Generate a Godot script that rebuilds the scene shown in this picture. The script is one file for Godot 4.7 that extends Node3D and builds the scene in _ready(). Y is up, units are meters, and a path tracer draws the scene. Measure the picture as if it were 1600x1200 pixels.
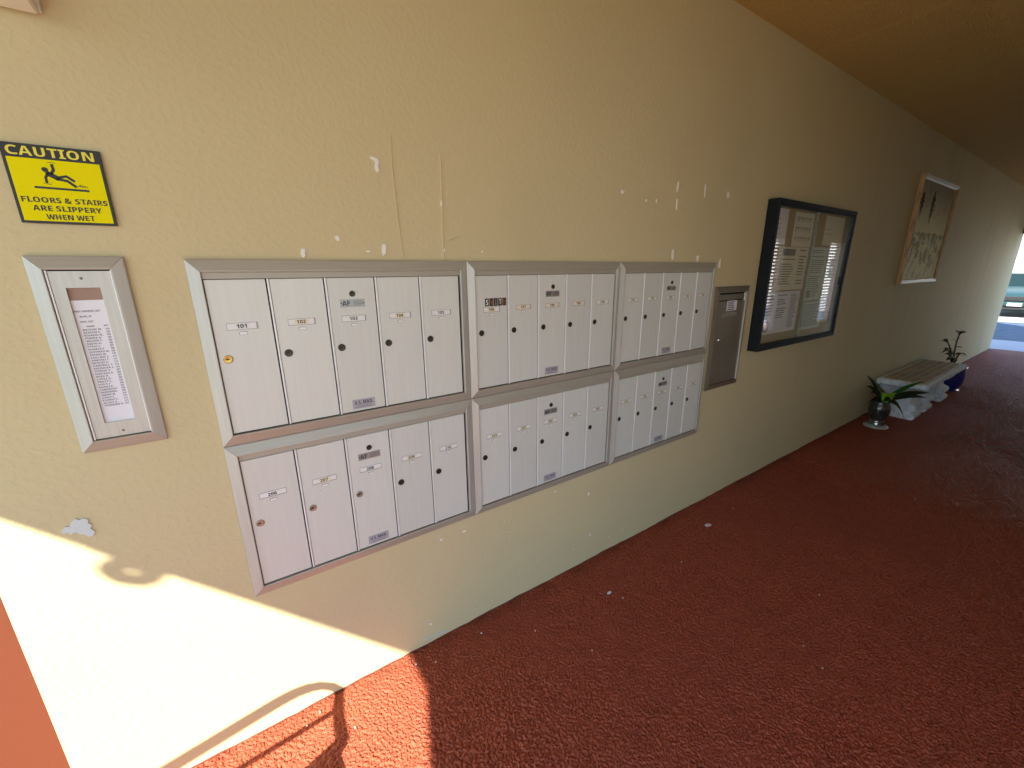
extends Node3D

var rng := RandomNumberGenerator.new()
var names := {}
var M := {}
var text_font: SystemFont
var text_font_plain: SystemFont

# ---------------------------------------------------------------- helpers
func numbered(n: String) -> String:
	if not names.has(n):
		names[n] = 0
		return n
	names[n] += 1
	return "%s_%03d" % [n, names[n]]

func tag(o: Node, label: String, category := "", group := "") -> Node:
	o.set_meta("label", label)
	if category != "": o.set_meta("category", category)
	if group != "": o.set_meta("group", group)
	return o

func thing(called: String, label: String, category: String, at := Vector3.ZERO, group := "") -> Node3D:
	var o := Node3D.new()
	o.name = numbered(called)
	add_child(o)
	o.position = at
	tag(o, label, category, group)
	return o

func mk() -> SurfaceTool:
	var st := SurfaceTool.new()
	st.begin(Mesh.PRIMITIVE_TRIANGLES)
	st.set_smooth_group(-1)
	return st

func obj(called: String, st: SurfaceTool, m: Material, parent: Node = null) -> MeshInstance3D:
	st.generate_normals()
	return inst(called, st.commit(), m, parent)

func inst(called: String, mesh: Mesh, m: Material, parent: Node = null) -> MeshInstance3D:
	var o := MeshInstance3D.new()
	o.mesh = mesh
	o.material_override = m
	o.cast_shadow = GeometryInstance3D.SHADOW_CASTING_SETTING_ON
	if parent == null:
		o.name = numbered(called)
		add_child(o)
	else:
		o.name = called
		parent.add_child(o, true)
	return o

func struct(called: String, st: SurfaceTool, m: Material) -> MeshInstance3D:
	var o := obj(called, st, m)
	o.set_meta("kind", "structure")
	return o

func tri(st: SurfaceTool, a: Vector3, b: Vector3, c: Vector3, inside: Vector3) -> void:
	var n := (a - c).cross(a - b)
	if n.dot((a + b + c) / 3.0 - inside) < 0.0:
		st.add_vertex(a); st.add_vertex(c); st.add_vertex(b)
	else:
		st.add_vertex(a); st.add_vertex(b); st.add_vertex(c)

func quad(st: SurfaceTool, a: Vector3, b: Vector3, c: Vector3, d: Vector3, inside: Vector3) -> void:
	tri(st, a, b, c, inside)
	tri(st, a, c, d, inside)

# box between two corners, with chamfered edges when ch > 0
func box(st: SurfaceTool, lo: Vector3, hi: Vector3, ch := 0.0, xf := Transform3D.IDENTITY) -> void:
	var c := (lo + hi) / 2.0
	var h := (hi - lo) / 2.0
	var cc := xf * c
	if ch <= 0.0:
		for ax in 3:
			var u := (ax + 1) % 3
			var v := (ax + 2) % 3
			for s in [-1.0, 1.0]:
				var p: Array[Vector3] = []
				for k in [[-1.0, -1.0], [1.0, -1.0], [1.0, 1.0], [-1.0, 1.0]]:
					var e := Vector3.ZERO
					e[ax] = s * h[ax]; e[u] = k[0] * h[u]; e[v] = k[1] * h[v]
					p.append(xf * (c + e))
				quad(st, p[0], p[1], p[2], p[3], cc)
		return
	var vert := func(sx: float, sy: float, sz: float, ax: int) -> Vector3:
		var e := Vector3(sx * (h.x - ch), sy * (h.y - ch), sz * (h.z - ch))
		e[ax] = [sx, sy, sz][ax] * h[ax]
		return xf * (c + e)
	for ax in 3:
		var u := (ax + 1) % 3
		var v := (ax + 2) % 3
		for s in [-1.0, 1.0]:
			var p: Array[Vector3] = []
			for k in [[-1.0, -1.0], [1.0, -1.0], [1.0, 1.0], [-1.0, 1.0]]:
				var g := [0.0, 0.0, 0.0]
				g[ax] = s; g[u] = k[0]; g[v] = k[1]
				p.append(vert.call(g[0], g[1], g[2], ax))
			quad(st, p[0], p[1], p[2], p[3], cc)
		for s in [-1.0, 1.0]:
			for t in [-1.0, 1.0]:
				var g := [0.0, 0.0, 0.0]
				g[u] = s; g[v] = t
				g[ax] = -1.0
				var a: Vector3 = vert.call(g[0], g[1], g[2], u)
				var b: Vector3 = vert.call(g[0], g[1], g[2], v)
				g[ax] = 1.0
				var d: Vector3 = vert.call(g[0], g[1], g[2], u)
				var e2: Vector3 = vert.call(g[0], g[1], g[2], v)
				quad(st, a, b, e2, d, cc)
	for sx in [-1.0, 1.0]:
		for sy in [-1.0, 1.0]:
			for sz in [-1.0, 1.0]:
				tri(st, vert.call(sx, sy, sz, 0), vert.call(sx, sy, sz, 1), vert.call(sx, sy, sz, 2), cc)

func bx(called: String, lo: Vector3, hi: Vector3, m: Material, parent: Node, ch := 0.0) -> MeshInstance3D:
	var st := mk()
	box(st, lo, hi, ch)
	return obj(called, st, m, parent)

# polygon in its own x,y plane, pulled from z0 to z1
func prism(st: SurfaceTool, pts: PackedVector2Array, z0: float, z1: float, xf := Transform3D.IDENTITY) -> void:
	var idx := Geometry2D.triangulate_polygon(pts)
	var zc := (z0 + z1) / 2.0
	for k in range(0, idx.size(), 3):
		for z in [z0, z1]:
			var a := pts[idx[k]]
			var b := pts[idx[k + 1]]
			var c := pts[idx[k + 2]]
			var m := (a + b + c) / 3.0
			tri(st, xf * Vector3(a.x, a.y, z), xf * Vector3(b.x, b.y, z), xf * Vector3(c.x, c.y, z), xf * Vector3(m.x, m.y, zc))
	var cw := Geometry2D.is_polygon_clockwise(pts)
	for k in pts.size():
		var a := pts[k]
		var b := pts[(k + 1) % pts.size()]
		var n := (b - a).orthogonal().normalized()
		var m := (a + b) / 2.0 + n * (0.01 if cw else -0.01)
		if Geometry2D.is_point_in_polygon((a + b) / 2.0 + n * 0.0004, pts):
			m = (a + b) / 2.0 + n * 0.01
		else:
			m = (a + b) / 2.0 - n * 0.01
		quad(st, xf * Vector3(a.x, a.y, z0), xf * Vector3(b.x, b.y, z0), xf * Vector3(b.x, b.y, z1), xf * Vector3(a.x, a.y, z1), xf * Vector3(m.x, m.y, zc))

# profile of Vector2(radius, height) turned about the y axis
func lathe(st: SurfaceTool, prof: Array, n := 24, xf := Transform3D.IDENTITY, smooth := true) -> void:
	st.set_smooth_group(1 if smooth else -1)
	for k in prof.size() - 1:
		var p: Vector2 = prof[k]
		var q: Vector2 = prof[k + 1]
		for i in n:
			var a := TAU * i / n
			var b := TAU * (i + 1) / n
			var v := [Vector3(p.x * cos(a), p.y, p.x * sin(a)), Vector3(p.x * cos(b), p.y, p.x * sin(b)), Vector3(q.x * cos(b), q.y, q.x * sin(b)), Vector3(q.x * cos(a), q.y, q.x * sin(a))]
			var g := (v[0] + v[1] + v[2] + v[3]) / 4.0 as Vector3
			# outward is to the right of the profile's run
			var run := (q - p).normalized()
			var outw := Vector3(run.y * cos((a + b) / 2.0), -run.x, run.y * sin((a + b) / 2.0))
			var ins := xf * (g - outw)
			if p.x > 0.0: tri(st, xf * v[0], xf * v[1], xf * v[2], ins)
			if q.x > 0.0: tri(st, xf * v[0], xf * v[2], xf * v[3], ins)
	st.set_smooth_group(-1)

# round bar along a path, radius may vary
func tube(st: SurfaceTool, path: Array, r0: float, r1: float = -1.0, n := 8) -> void:
	if r1 < 0.0: r1 = r0
	st.set_smooth_group(1)
	var rings := []
	var up := Vector3(0.013, 0.021, 1.0).normalized()
	for k in path.size():
		var d: Vector3 = (path[mini(k + 1, path.size() - 1)] - path[maxi(k - 1, 0)]).normalized()
		if absf(d.dot(up)) > 0.95: up = Vector3(0.0, 1.0, 0.02).normalized()
		var a := d.cross(up).normalized()
		var b := d.cross(a)
		var r := lerpf(r0, r1, float(k) / maxf(1.0, path.size() - 1))
		var ring := []
		for i in n: ring.append(path[k] + (a * cos(TAU * i / n) + b * sin(TAU * i / n)) * r)
		rings.append(ring)
	for k in path.size() - 1:
		for i in n:
			var j := (i + 1) % n
			quad(st, rings[k][i], rings[k][j], rings[k + 1][j], rings[k + 1][i], (path[k] + path[k + 1]) / 2.0)
	st.set_smooth_group(-1)
	for e in [0, path.size() - 1]:
		var inner: Vector3 = path[1] if e == 0 else path[e - 1]
		for i in n - 2: tri(st, rings[e][0], rings[e][i + 1], rings[e][i + 2], inner)

# one mitred side of a picture-frame moulding; o and i are Rect2 outlines, profile = [t from outside to inside, z]
func mitre(st: SurfaceTool, o: Rect2, i: Rect2, side: int, profile: Array, seam := 0.0004) -> void:
	var oc := [o.position, Vector2(o.end.x, o.position.y), o.end, Vector2(o.position.x, o.end.y)]
	var ic := [i.position, Vector2(i.end.x, i.position.y), i.end, Vector2(i.position.x, i.end.y)]
	var a := side
	var b := (side + 1) % 4
	var dir := ((oc[b] - oc[a]) as Vector2).normalized()
	var mid := (oc[a] + oc[b] + ic[a] + ic[b]) / 4.0 as Vector2
	var inside := Vector3(mid.x, mid.y, -0.05)
	var pa := []
	var pb := []
	for p in profile:
		var va: Vector2 = (oc[a] as Vector2).lerp(ic[a], p[0]) + dir * seam
		var vb: Vector2 = (oc[b] as Vector2).lerp(ic[b], p[0]) - dir * seam
		pa.append(Vector3(va.x, va.y, p[1]))
		pb.append(Vector3(vb.x, vb.y, p[1]))
	for k in profile.size() - 1:
		var m: Vector3 = (pa[k] + pb[k + 1]) / 2.0
		var zmin := minf(profile[k][1], profile[k + 1][1])
		var ins := Vector3(mid.x, mid.y, zmin - 0.004)
		quad(st, pa[k], pb[k], pb[k + 1], pa[k + 1], ins)
	for k in range(1, profile.size() - 1):
		tri(st, pa[0], pa[k], pa[k + 1], Vector3(mid.x, mid.y, pa[k].z))
		tri(st, pb[0], pb[k], pb[k + 1], Vector3(mid.x, mid.y, pb[k].z))

# lettering fitted into a width and height, centred at p, facing +z
func text(called: String, s: String, p: Vector3, w: float, h: float, m: Material, parent: Node, bold := true, left := false) -> MeshInstance3D:
	var t := TextMesh.new()
	t.text = s
	t.font = text_font if bold else text_font_plain
	t.font_size = 24
	t.pixel_size = 0.01
	t.depth = 0.0
	t.curve_step = 3.0
	t.line_spacing = 0.0
	t.horizontal_alignment = HORIZONTAL_ALIGNMENT_LEFT if left else HORIZONTAL_ALIGNMENT_CENTER
	var b := t.get_aabb()
	var o := inst(called, t, m, parent)
	var sx := w / b.size.x
	var sy := h / b.size.y
	o.scale = Vector3(sx, sy, 1.0)
	var c := b.get_center()
	o.position = p - Vector3(c.x * sx, c.y * sy, 0.0)
	return o

func rough_outline(c: Vector2, rx: float, ry: float, n: int, jag: float) -> PackedVector2Array:
	var out := PackedVector2Array()
	for k in n:
		var a := TAU * k / n
		var r := 1.0 + rng.randf_range(-jag, jag)
		out.append(c + Vector2(cos(a) * rx * r, sin(a) * ry * r))
	return out

# ---------------------------------------------------------------- materials
func mat(r: float, g: float, b: float, rough := 0.6, metal := 0.0) -> StandardMaterial3D:
	var m := StandardMaterial3D.new()
	m.albedo_color = Color(r, g, b).linear_to_srgb()
	m.roughness = rough
	m.metallic = metal
	m.cull_mode = BaseMaterial3D.CULL_DISABLED
	return m

func noise_tex(freq: float, octaves: int, size: int, f: Callable, seed_: int, kind := FastNoiseLite.TYPE_SIMPLEX_SMOOTH, stretch := Vector2i(0, 0)) -> ImageTexture:
	var nz := FastNoiseLite.new()
	nz.seed = seed_
	nz.noise_type = kind
	nz.frequency = freq
	nz.fractal_type = FastNoiseLite.FRACTAL_FBM if octaves > 1 else FastNoiseLite.FRACTAL_NONE
	nz.fractal_octaves = octaves
	var im := nz.get_seamless_image(size, size) if stretch == Vector2i(0, 0) else nz.get_seamless_image(stretch.x, stretch.y)
	im.convert(Image.FORMAT_L8)
	if f.is_valid():
		var d := im.get_data()
		var lut := PackedByteArray()
		for k in 256: lut.append(clampi(int(255.0 * float(f.call(k / 255.0))), 0, 255))
		for k in d.size(): d[k] = lut[d[k]]
		im = Image.create_from_data(im.get_width(), im.get_height(), false, Image.FORMAT_L8, d)
	if stretch != Vector2i(0, 0):
		im.resize(size, size, Image.INTERPOLATE_CUBIC)
	return ImageTexture.create_from_image(im)

func tri_planar(m: StandardMaterial3D, per_metre: float, world := true) -> void:
	m.uv1_triplanar = true
	m.uv1_world_triplanar = world
	m.uv1_scale = Vector3.ONE * per_metre

func relief(m: StandardMaterial3D, t: Texture2D, cm: float) -> void:
	m.heightmap_enabled = true
	m.heightmap_texture = t
	m.heightmap_scale = cm

func make_materials() -> void:
	M.stucco = mat(0.62, 0.52, 0.285, 0.82)
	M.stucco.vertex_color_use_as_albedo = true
	tri_planar(M.stucco, 0.62)
	relief(M.stucco, noise_tex(0.075, 4, 1024, func(v): return smoothstep(0.35, 0.85, v), 11), 0.045)
	M.plain_stucco = mat(0.60, 0.49, 0.26, 0.85)
	M.ceiling = mat(0.70, 0.49, 0.15, 0.9)
	tri_planar(M.ceiling, 0.8)
	relief(M.ceiling, noise_tex(0.16, 3, 1024, func(v): return v * v, 12), 1.2)
	M.floor = mat(1.0, 1.0, 1.0, 0.6)
	M.floor.metallic_specular = 0.32
	M.floor.vertex_color_use_as_albedo = true
	tri_planar(M.floor, 0.9)
	relief(M.floor, noise_tex(0.085, 3, 1024, func(v): return smoothstep(0.15, 0.7, v), 13), 0.45)
	M.landing = mat(0.12, 0.033, 0.015, 0.85)
	M.landing.metallic_specular = 0.2
	tri_planar(M.landing, 0.5)
	relief(M.landing, noise_tex(0.03, 4, 512, func(v): return v, 14), 0.08)
	M.lap = mat(0.17, 0.045, 0.03, 0.6)
	M.patch = mat(0.62, 0.66, 0.62, 0.8)
	M.chip = mat(0.86, 0.83, 0.74, 0.8)
	M.crack = mat(0.52, 0.43, 0.24, 0.9)
	M.bead = mat(0.66, 0.55, 0.32, 0.8)
	# brushed aluminium: streaks along y (vertical) or along x
	var streak_v := noise_tex(0.09, 3, 512, func(v): return 0.93 + 0.07 * v, 21)
	M.alu_v = mat(0.58, 0.555, 0.47, 0.42, 0.25)  # paler than the level trims: grain reflection put into the colour
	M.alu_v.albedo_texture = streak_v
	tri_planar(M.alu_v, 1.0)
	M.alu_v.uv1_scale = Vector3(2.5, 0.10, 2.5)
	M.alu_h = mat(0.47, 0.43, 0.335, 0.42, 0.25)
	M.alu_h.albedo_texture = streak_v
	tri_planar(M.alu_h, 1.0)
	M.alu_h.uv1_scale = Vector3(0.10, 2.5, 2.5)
	M.doors = []
	for k in 3:
		var v := [1.0, 0.965, 1.02][k] as float
		var d := mat(0.70 * v, 0.70 * v, 0.61 * v, 0.42, 0.06)
		d.albedo_texture = noise_tex(0.06, 3, 512, func(x): return 0.975 + 0.025 * x, 31 + k)
		tri_planar(d, 1.0)
		d.uv1_scale = Vector3(2.0, 0.10, 2.0)
		M.doors.append(d)
	M.edge = mat(0.84, 0.83, 0.78, 0.4, 0.1)
	M.header = mat(0.42, 0.38, 0.29, 0.5, 0.2)
	M.dark = mat(0.012, 0.011, 0.010, 0.9)
	M.lock_dark = mat(0.06, 0.055, 0.04, 0.35, 0.7)
	M.lock_slot = mat(0.01, 0.01, 0.01, 0.6)
	M.lock_nickel = mat(0.35, 0.34, 0.28, 0.3, 0.8)
	M.brass = mat(0.55, 0.36, 0.10, 0.3, 0.9)
	M.card = mat(0.80, 0.79, 0.73, 0.6)
	M.card_warm = mat(0.78, 0.66, 0.52, 0.6)
	M.card_frame = mat(0.33, 0.32, 0.28, 0.45, 0.3)
	M.ink = mat(0.02, 0.018, 0.016, 0.7)
	M.ink_blue = mat(0.02, 0.02, 0.07, 0.6)
	M.ink_pale = mat(0.12, 0.12, 0.12, 0.7)
	M.plate_silver = mat(0.42, 0.40, 0.36, 0.4, 0.6)
	M.plate_blue = mat(0.42, 0.405, 0.41, 0.5, 0.0)
	M.maroon = mat(0.10, 0.02, 0.014, 0.5)
	M.tile_black = mat(0.02, 0.018, 0.016, 0.5)
	M.sign_yellow = mat(0.82, 0.73, 0.0, 0.6)
	M.sign_yellow.metallic_specular = 0.2
	M.sign_black = mat(0.018, 0.014, 0.010, 0.5)
	M.sign_text = mat(0.80, 0.70, 0.05, 0.5)
	M.paper = mat(0.80, 0.79, 0.80, 0.8)
	M.paper_warm = mat(0.80, 0.73, 0.52, 0.8)
	M.paper_green = mat(0.62, 0.74, 0.68, 0.8)
	M.tan_card = mat(0.36, 0.24, 0.17, 0.8)
	M.screw = mat(0.30, 0.28, 0.22, 0.35, 0.9)
	M.bronze = mat(0.30, 0.26, 0.19, 0.42, 0.75)
	M.bronze_v = mat(0.36, 0.32, 0.24, 0.45, 0.7)
	M.bronze_v.albedo_texture = streak_v
	tri_planar(M.bronze_v, 1.0)
	M.bronze_v.uv1_scale = Vector3(2.5, 0.10, 2.5)
	M.board_frame = mat(0.013, 0.016, 0.017, 0.5, 0.0)
	M.board_frame.metallic_specular = 0.22
	M.cork = mat(0.55, 0.35, 0.12, 0.85)
	tri_planar(M.cork, 4.0)
	M.cork.albedo_texture = noise_tex(0.2, 3, 256, func(v): return 0.6 + 0.5 * v, 41)
	M.glass = mat(0.75, 0.85, 0.80, 0.02)
	M.glass.albedo_color.a = 0.05
	M.glass.transparency = BaseMaterial3D.TRANSPARENCY_ALPHA
	M.glass_edge = mat(0.10, 0.16, 0.12, 0.2)
	M.wood = mat(0.66, 0.40, 0.19, 0.5)
	M.wood.albedo_texture = noise_tex(0.06, 4, 256, func(v): return 0.7 + 0.4 * v, 43, FastNoiseLite.TYPE_SIMPLEX_SMOOTH, Vector2i(256, 20))
	tri_planar(M.wood, 4.0)
	M.pale_wood = mat(0.62, 0.56, 0.42, 0.45)
	M.concrete = mat(0.80, 0.84, 0.84, 0.8)
	tri_planar(M.concrete, 2.0)
	M.concrete.albedo_texture = noise_tex(0.03, 4, 256, func(v): return 0.86 + 0.22 * v, 44)
	relief(M.concrete, noise_tex(0.12, 3, 256, func(v): return v, 45), 0.05)
	M.tiles = []
	for k in 4:
		var tc: Color = [Color(0.46, 0.33, 0.15), Color(0.40, 0.30, 0.16), Color(0.50, 0.38, 0.19), Color(0.36, 0.28, 0.16)][k]
		M.tiles.append(mat(tc.r, tc.g, tc.b, 0.6))
	M.vase = mat(0.13, 0.135, 0.12, 0.14, 0.9)
	tri_planar(M.vase, 9.0, false)
	relief(M.vase, noise_tex(0.045, 1, 256, func(v): return smoothstep(0.45, 0.55, v), 47, FastNoiseLite.TYPE_CELLULAR), 0.5)
	M.vase_plain = mat(0.26, 0.27, 0.25, 0.14, 0.85)
	M.vase_base = mat(0.40, 0.42, 0.34, 0.35, 0.2)
	M.soil = mat(0.03, 0.02, 0.013, 0.95)
	M.leaf_dark = mat(0.012, 0.022, 0.010, 0.35)
	M.leaf_green = mat(0.02, 0.11, 0.015, 0.4)
	M.leaf_lime = mat(0.36, 0.62, 0.06, 0.4)
	M.leaf_olive = mat(0.06, 0.07, 0.02, 0.5)
	for k in ["leaf_dark", "leaf_green", "leaf_lime", "leaf_olive"]:
		M[k].backlight_enabled = true
		M[k].backlight = M[k].albedo_color.darkened(0.5)
	M.blue_glaze = mat(0.010, 0.016, 0.20, 0.12)
	M.blue_glaze.clearcoat_enabled = true
	M.apron = mat(0.46, 0.40, 0.40, 0.85)
	M.asphalt = mat(0.065, 0.095, 0.13, 0.85)
	tri_planar(M.asphalt, 0.4)
	M.asphalt.albedo_texture = noise_tex(0.02, 5, 512, func(v): return 0.75 + 0.4 * v, 51)
	M.pale_conc = mat(0.48, 0.47, 0.44, 0.85)
	tri_planar(M.pale_conc, 0.5)
	M.pale_conc.albedo_texture = noise_tex(0.02, 5, 512, func(v): return 0.8 + 0.3 * v, 52)
	M.ground = mat(0.085, 0.115, 0.040, 0.95)
	tri_planar(M.ground, 0.12)
	M.ground.albedo_texture = noise_tex(0.02, 5, 512, func(v): return 0.7 + 0.5 * v, 53)
	M.white_paint = mat(0.78, 0.77, 0.72, 0.5)
	M.fixture = mat(0.80, 0.78, 0.66, 0.45)
	M.far_wall = mat(0.66, 0.67, 0.64, 0.8)
	M.window_glass = mat(0.05, 0.08, 0.09, 0.1)
	M.rail = mat(0.20, 0.12, 0.07, 0.4, 0.2)
	M.car_paint = mat(0.030, 0.066, 0.060, 0.35, 0.2)
	M.car_paint.metallic_specular = 0.3
	M.car_glass = mat(0.015, 0.03, 0.028, 0.1)
	M.car_glass.metallic_specular = 0.1
	M.lamp_lens = mat(0.75, 0.76, 0.74, 0.15)
	M.rubber = mat(0.02, 0.02, 0.02, 0.85)
	M.chrome = mat(0.6, 0.6, 0.6, 0.2, 0.9)

# ---------------------------------------------------------------- pieces of the wall
func wall_sheet(x0: float, x1: float, y0: float, y1: float, step: float) -> ArrayMesh:
	var st := SurfaceTool.new()
	st.begin(Mesh.PRIMITIVE_TRIANGLES)
	var broad := FastNoiseLite.new(); broad.seed = 5; broad.frequency = 0.9; broad.fractal_octaves = 3
	var streak := FastNoiseLite.new(); streak.seed = 6; streak.frequency = 1.0; streak.fractal_octaves = 3
	var wave := FastNoiseLite.new(); wave.seed = 7; wave.frequency = 1.4
	var nx := int((x1 - x0) / step)
	var ny := int((y1 - y0) / step)
	for j in ny + 1:
		for i in nx + 1:
			var x := lerpf(x0, x1, float(i) / nx)
			var y := lerpf(y0, y1, float(j) / ny)
			var b := broad.get_noise_2d(x, y)
			var s := streak.get_noise_2d(x * 3.2, y * 0.22) * smoothstep(2.6, 6.5, x)   # old water runs further down the wall
			var low := 1.0 - smoothstep(0.0, 0.5, y + 0.1 * b)                              # cooler light low on the wall, put into its colour
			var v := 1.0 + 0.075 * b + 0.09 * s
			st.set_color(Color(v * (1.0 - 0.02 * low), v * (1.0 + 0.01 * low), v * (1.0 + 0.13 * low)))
			st.set_normal(Vector3(0, 0, 1))
			st.add_vertex(Vector3(x, y, 0.0025 * wave.get_noise_2d(x, y) - 0.0026))
	for j in ny:
		for i in nx:
			var a := j * (nx + 1) + i
			for k in [a, a + nx + 1, a + 1, a + 1, a + nx + 1, a + nx + 2]: st.add_index(k)
	return st.commit()

# coarse coating: with bump > 0 its pebbly ridges are real height
func floor_sheet(x0: float, x1: float, z0: float, z1: float, step: float, bump := 0.0) -> ArrayMesh:
	var broad := FastNoiseLite.new(); broad.seed = 8; broad.frequency = 0.8; broad.fractal_octaves = 4
	var fine := FastNoiseLite.new(); fine.seed = 9; fine.frequency = 9.0; fine.fractal_octaves = 3
	var peb := FastNoiseLite.new(); peb.seed = 10; peb.noise_type = FastNoiseLite.TYPE_SIMPLEX_SMOOTH; peb.frequency = 50.0; peb.fractal_octaves = 2
	var nx := int(round((x1 - x0) / step))
	var nz := int(round((z1 - z0) / step))
	var n := (nx + 1) * (nz + 1)
	var hts := PackedFloat32Array(); hts.resize(n)
	var vs := PackedVector3Array(); vs.resize(n)
	var ns := PackedVector3Array(); ns.resize(n)
	var cs := PackedColorArray(); cs.resize(n)
	for j in nz + 1:
		for i in nx + 1:
			var k := j * (nx + 1) + i
			var x := lerpf(x0, x1, float(i) / nx)
			var z := lerpf(z0, z1, float(j) / nz)
			var b := broad.get_noise_2d(x, z)
			if bump > 0.0:
				var rim := smoothstep(0.0, 0.012, minf(minf(x - x0, x1 - x), minf(z1 - z, z - z0 + (0.1 if z0 == 0.0 else 0.0))))
				hts[k] = bump * rim * (smoothstep(0.05, 0.55, absf(peb.get_noise_2d(x, z * 1.15)) * 1.7) - 0.55) * (0.8 + 0.5 * b)
			var wear_sheen := smoothstep(0.35, 1.0, z + 0.5 * b) * smoothstep(3.0, 5.5, x + b) * clampf(0.35 + 1.1 * fine.get_noise_2d(x, z), 0.0, 0.7)   # worn paint in the middle, with far-end sheen put into its grey
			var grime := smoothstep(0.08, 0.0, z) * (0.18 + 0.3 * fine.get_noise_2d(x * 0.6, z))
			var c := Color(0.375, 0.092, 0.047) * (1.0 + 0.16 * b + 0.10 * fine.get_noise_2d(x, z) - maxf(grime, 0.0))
			c = c.lerp(Color(0.20, 0.11, 0.075), wear_sheen)
			c.a = 1.0
			cs[k] = c
			vs[k] = Vector3(x, hts[k], z)
	for j in nz + 1:
		for i in nx + 1:
			var k := j * (nx + 1) + i
			var dx := hts[k + (1 if i < nx else 0)] - hts[k - (1 if i > 0 else 0)]
			var dz := hts[k + (nx + 1 if j < nz else 0)] - hts[k - (nx + 1 if j > 0 else 0)]
			ns[k] = Vector3(-dx, 2.0 * step, -dz).normalized()
	var ids := PackedInt32Array(); ids.resize(nx * nz * 6)
	var at := 0
	for j in nz:
		for i in nx:
			var a := j * (nx + 1) + i
			ids[at] = a; ids[at + 1] = a + 1; ids[at + 2] = a + nx + 1
			ids[at + 3] = a + 1; ids[at + 4] = a + nx + 2; ids[at + 5] = a + nx + 1
			at += 6
	var arr := []
	arr.resize(Mesh.ARRAY_MAX)
	arr[Mesh.ARRAY_VERTEX] = vs
	arr[Mesh.ARRAY_NORMAL] = ns
	arr[Mesh.ARRAY_COLOR] = cs
	arr[Mesh.ARRAY_INDEX] = ids
	var m := ArrayMesh.new()
	m.add_surface_from_arrays(Mesh.PRIMITIVE_TRIANGLES, arr)
	return m

func chip(parent: Node, x: float, y: float, rx: float, ry: float, m: Material, n := 10, jag := 0.3, called := "paint_chip") -> MeshInstance3D:
	var st := mk()
	prism(st, rough_outline(Vector2(x, y), rx, ry, n, jag), -0.003, 0.0006)
	return obj(called, st, m, parent)

func run_line(parent: Node, called: String, pts: Array, w: float, zf: float, m: Material) -> void:
	var st := mk()
	for k in pts.size() - 1:
		var a: Vector2 = pts[k]
		var b: Vector2 = pts[k + 1]
		var n := (b - a).orthogonal().normalized() * w * 0.5
		prism(st, PackedVector2Array([a - n, b - n, b + n, a + n]), -0.003, zf)
	obj(called, st, m, parent)

# ---------------------------------------------------------------- mailbox unit
const UW := 0.8
const UH := 0.5145

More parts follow.
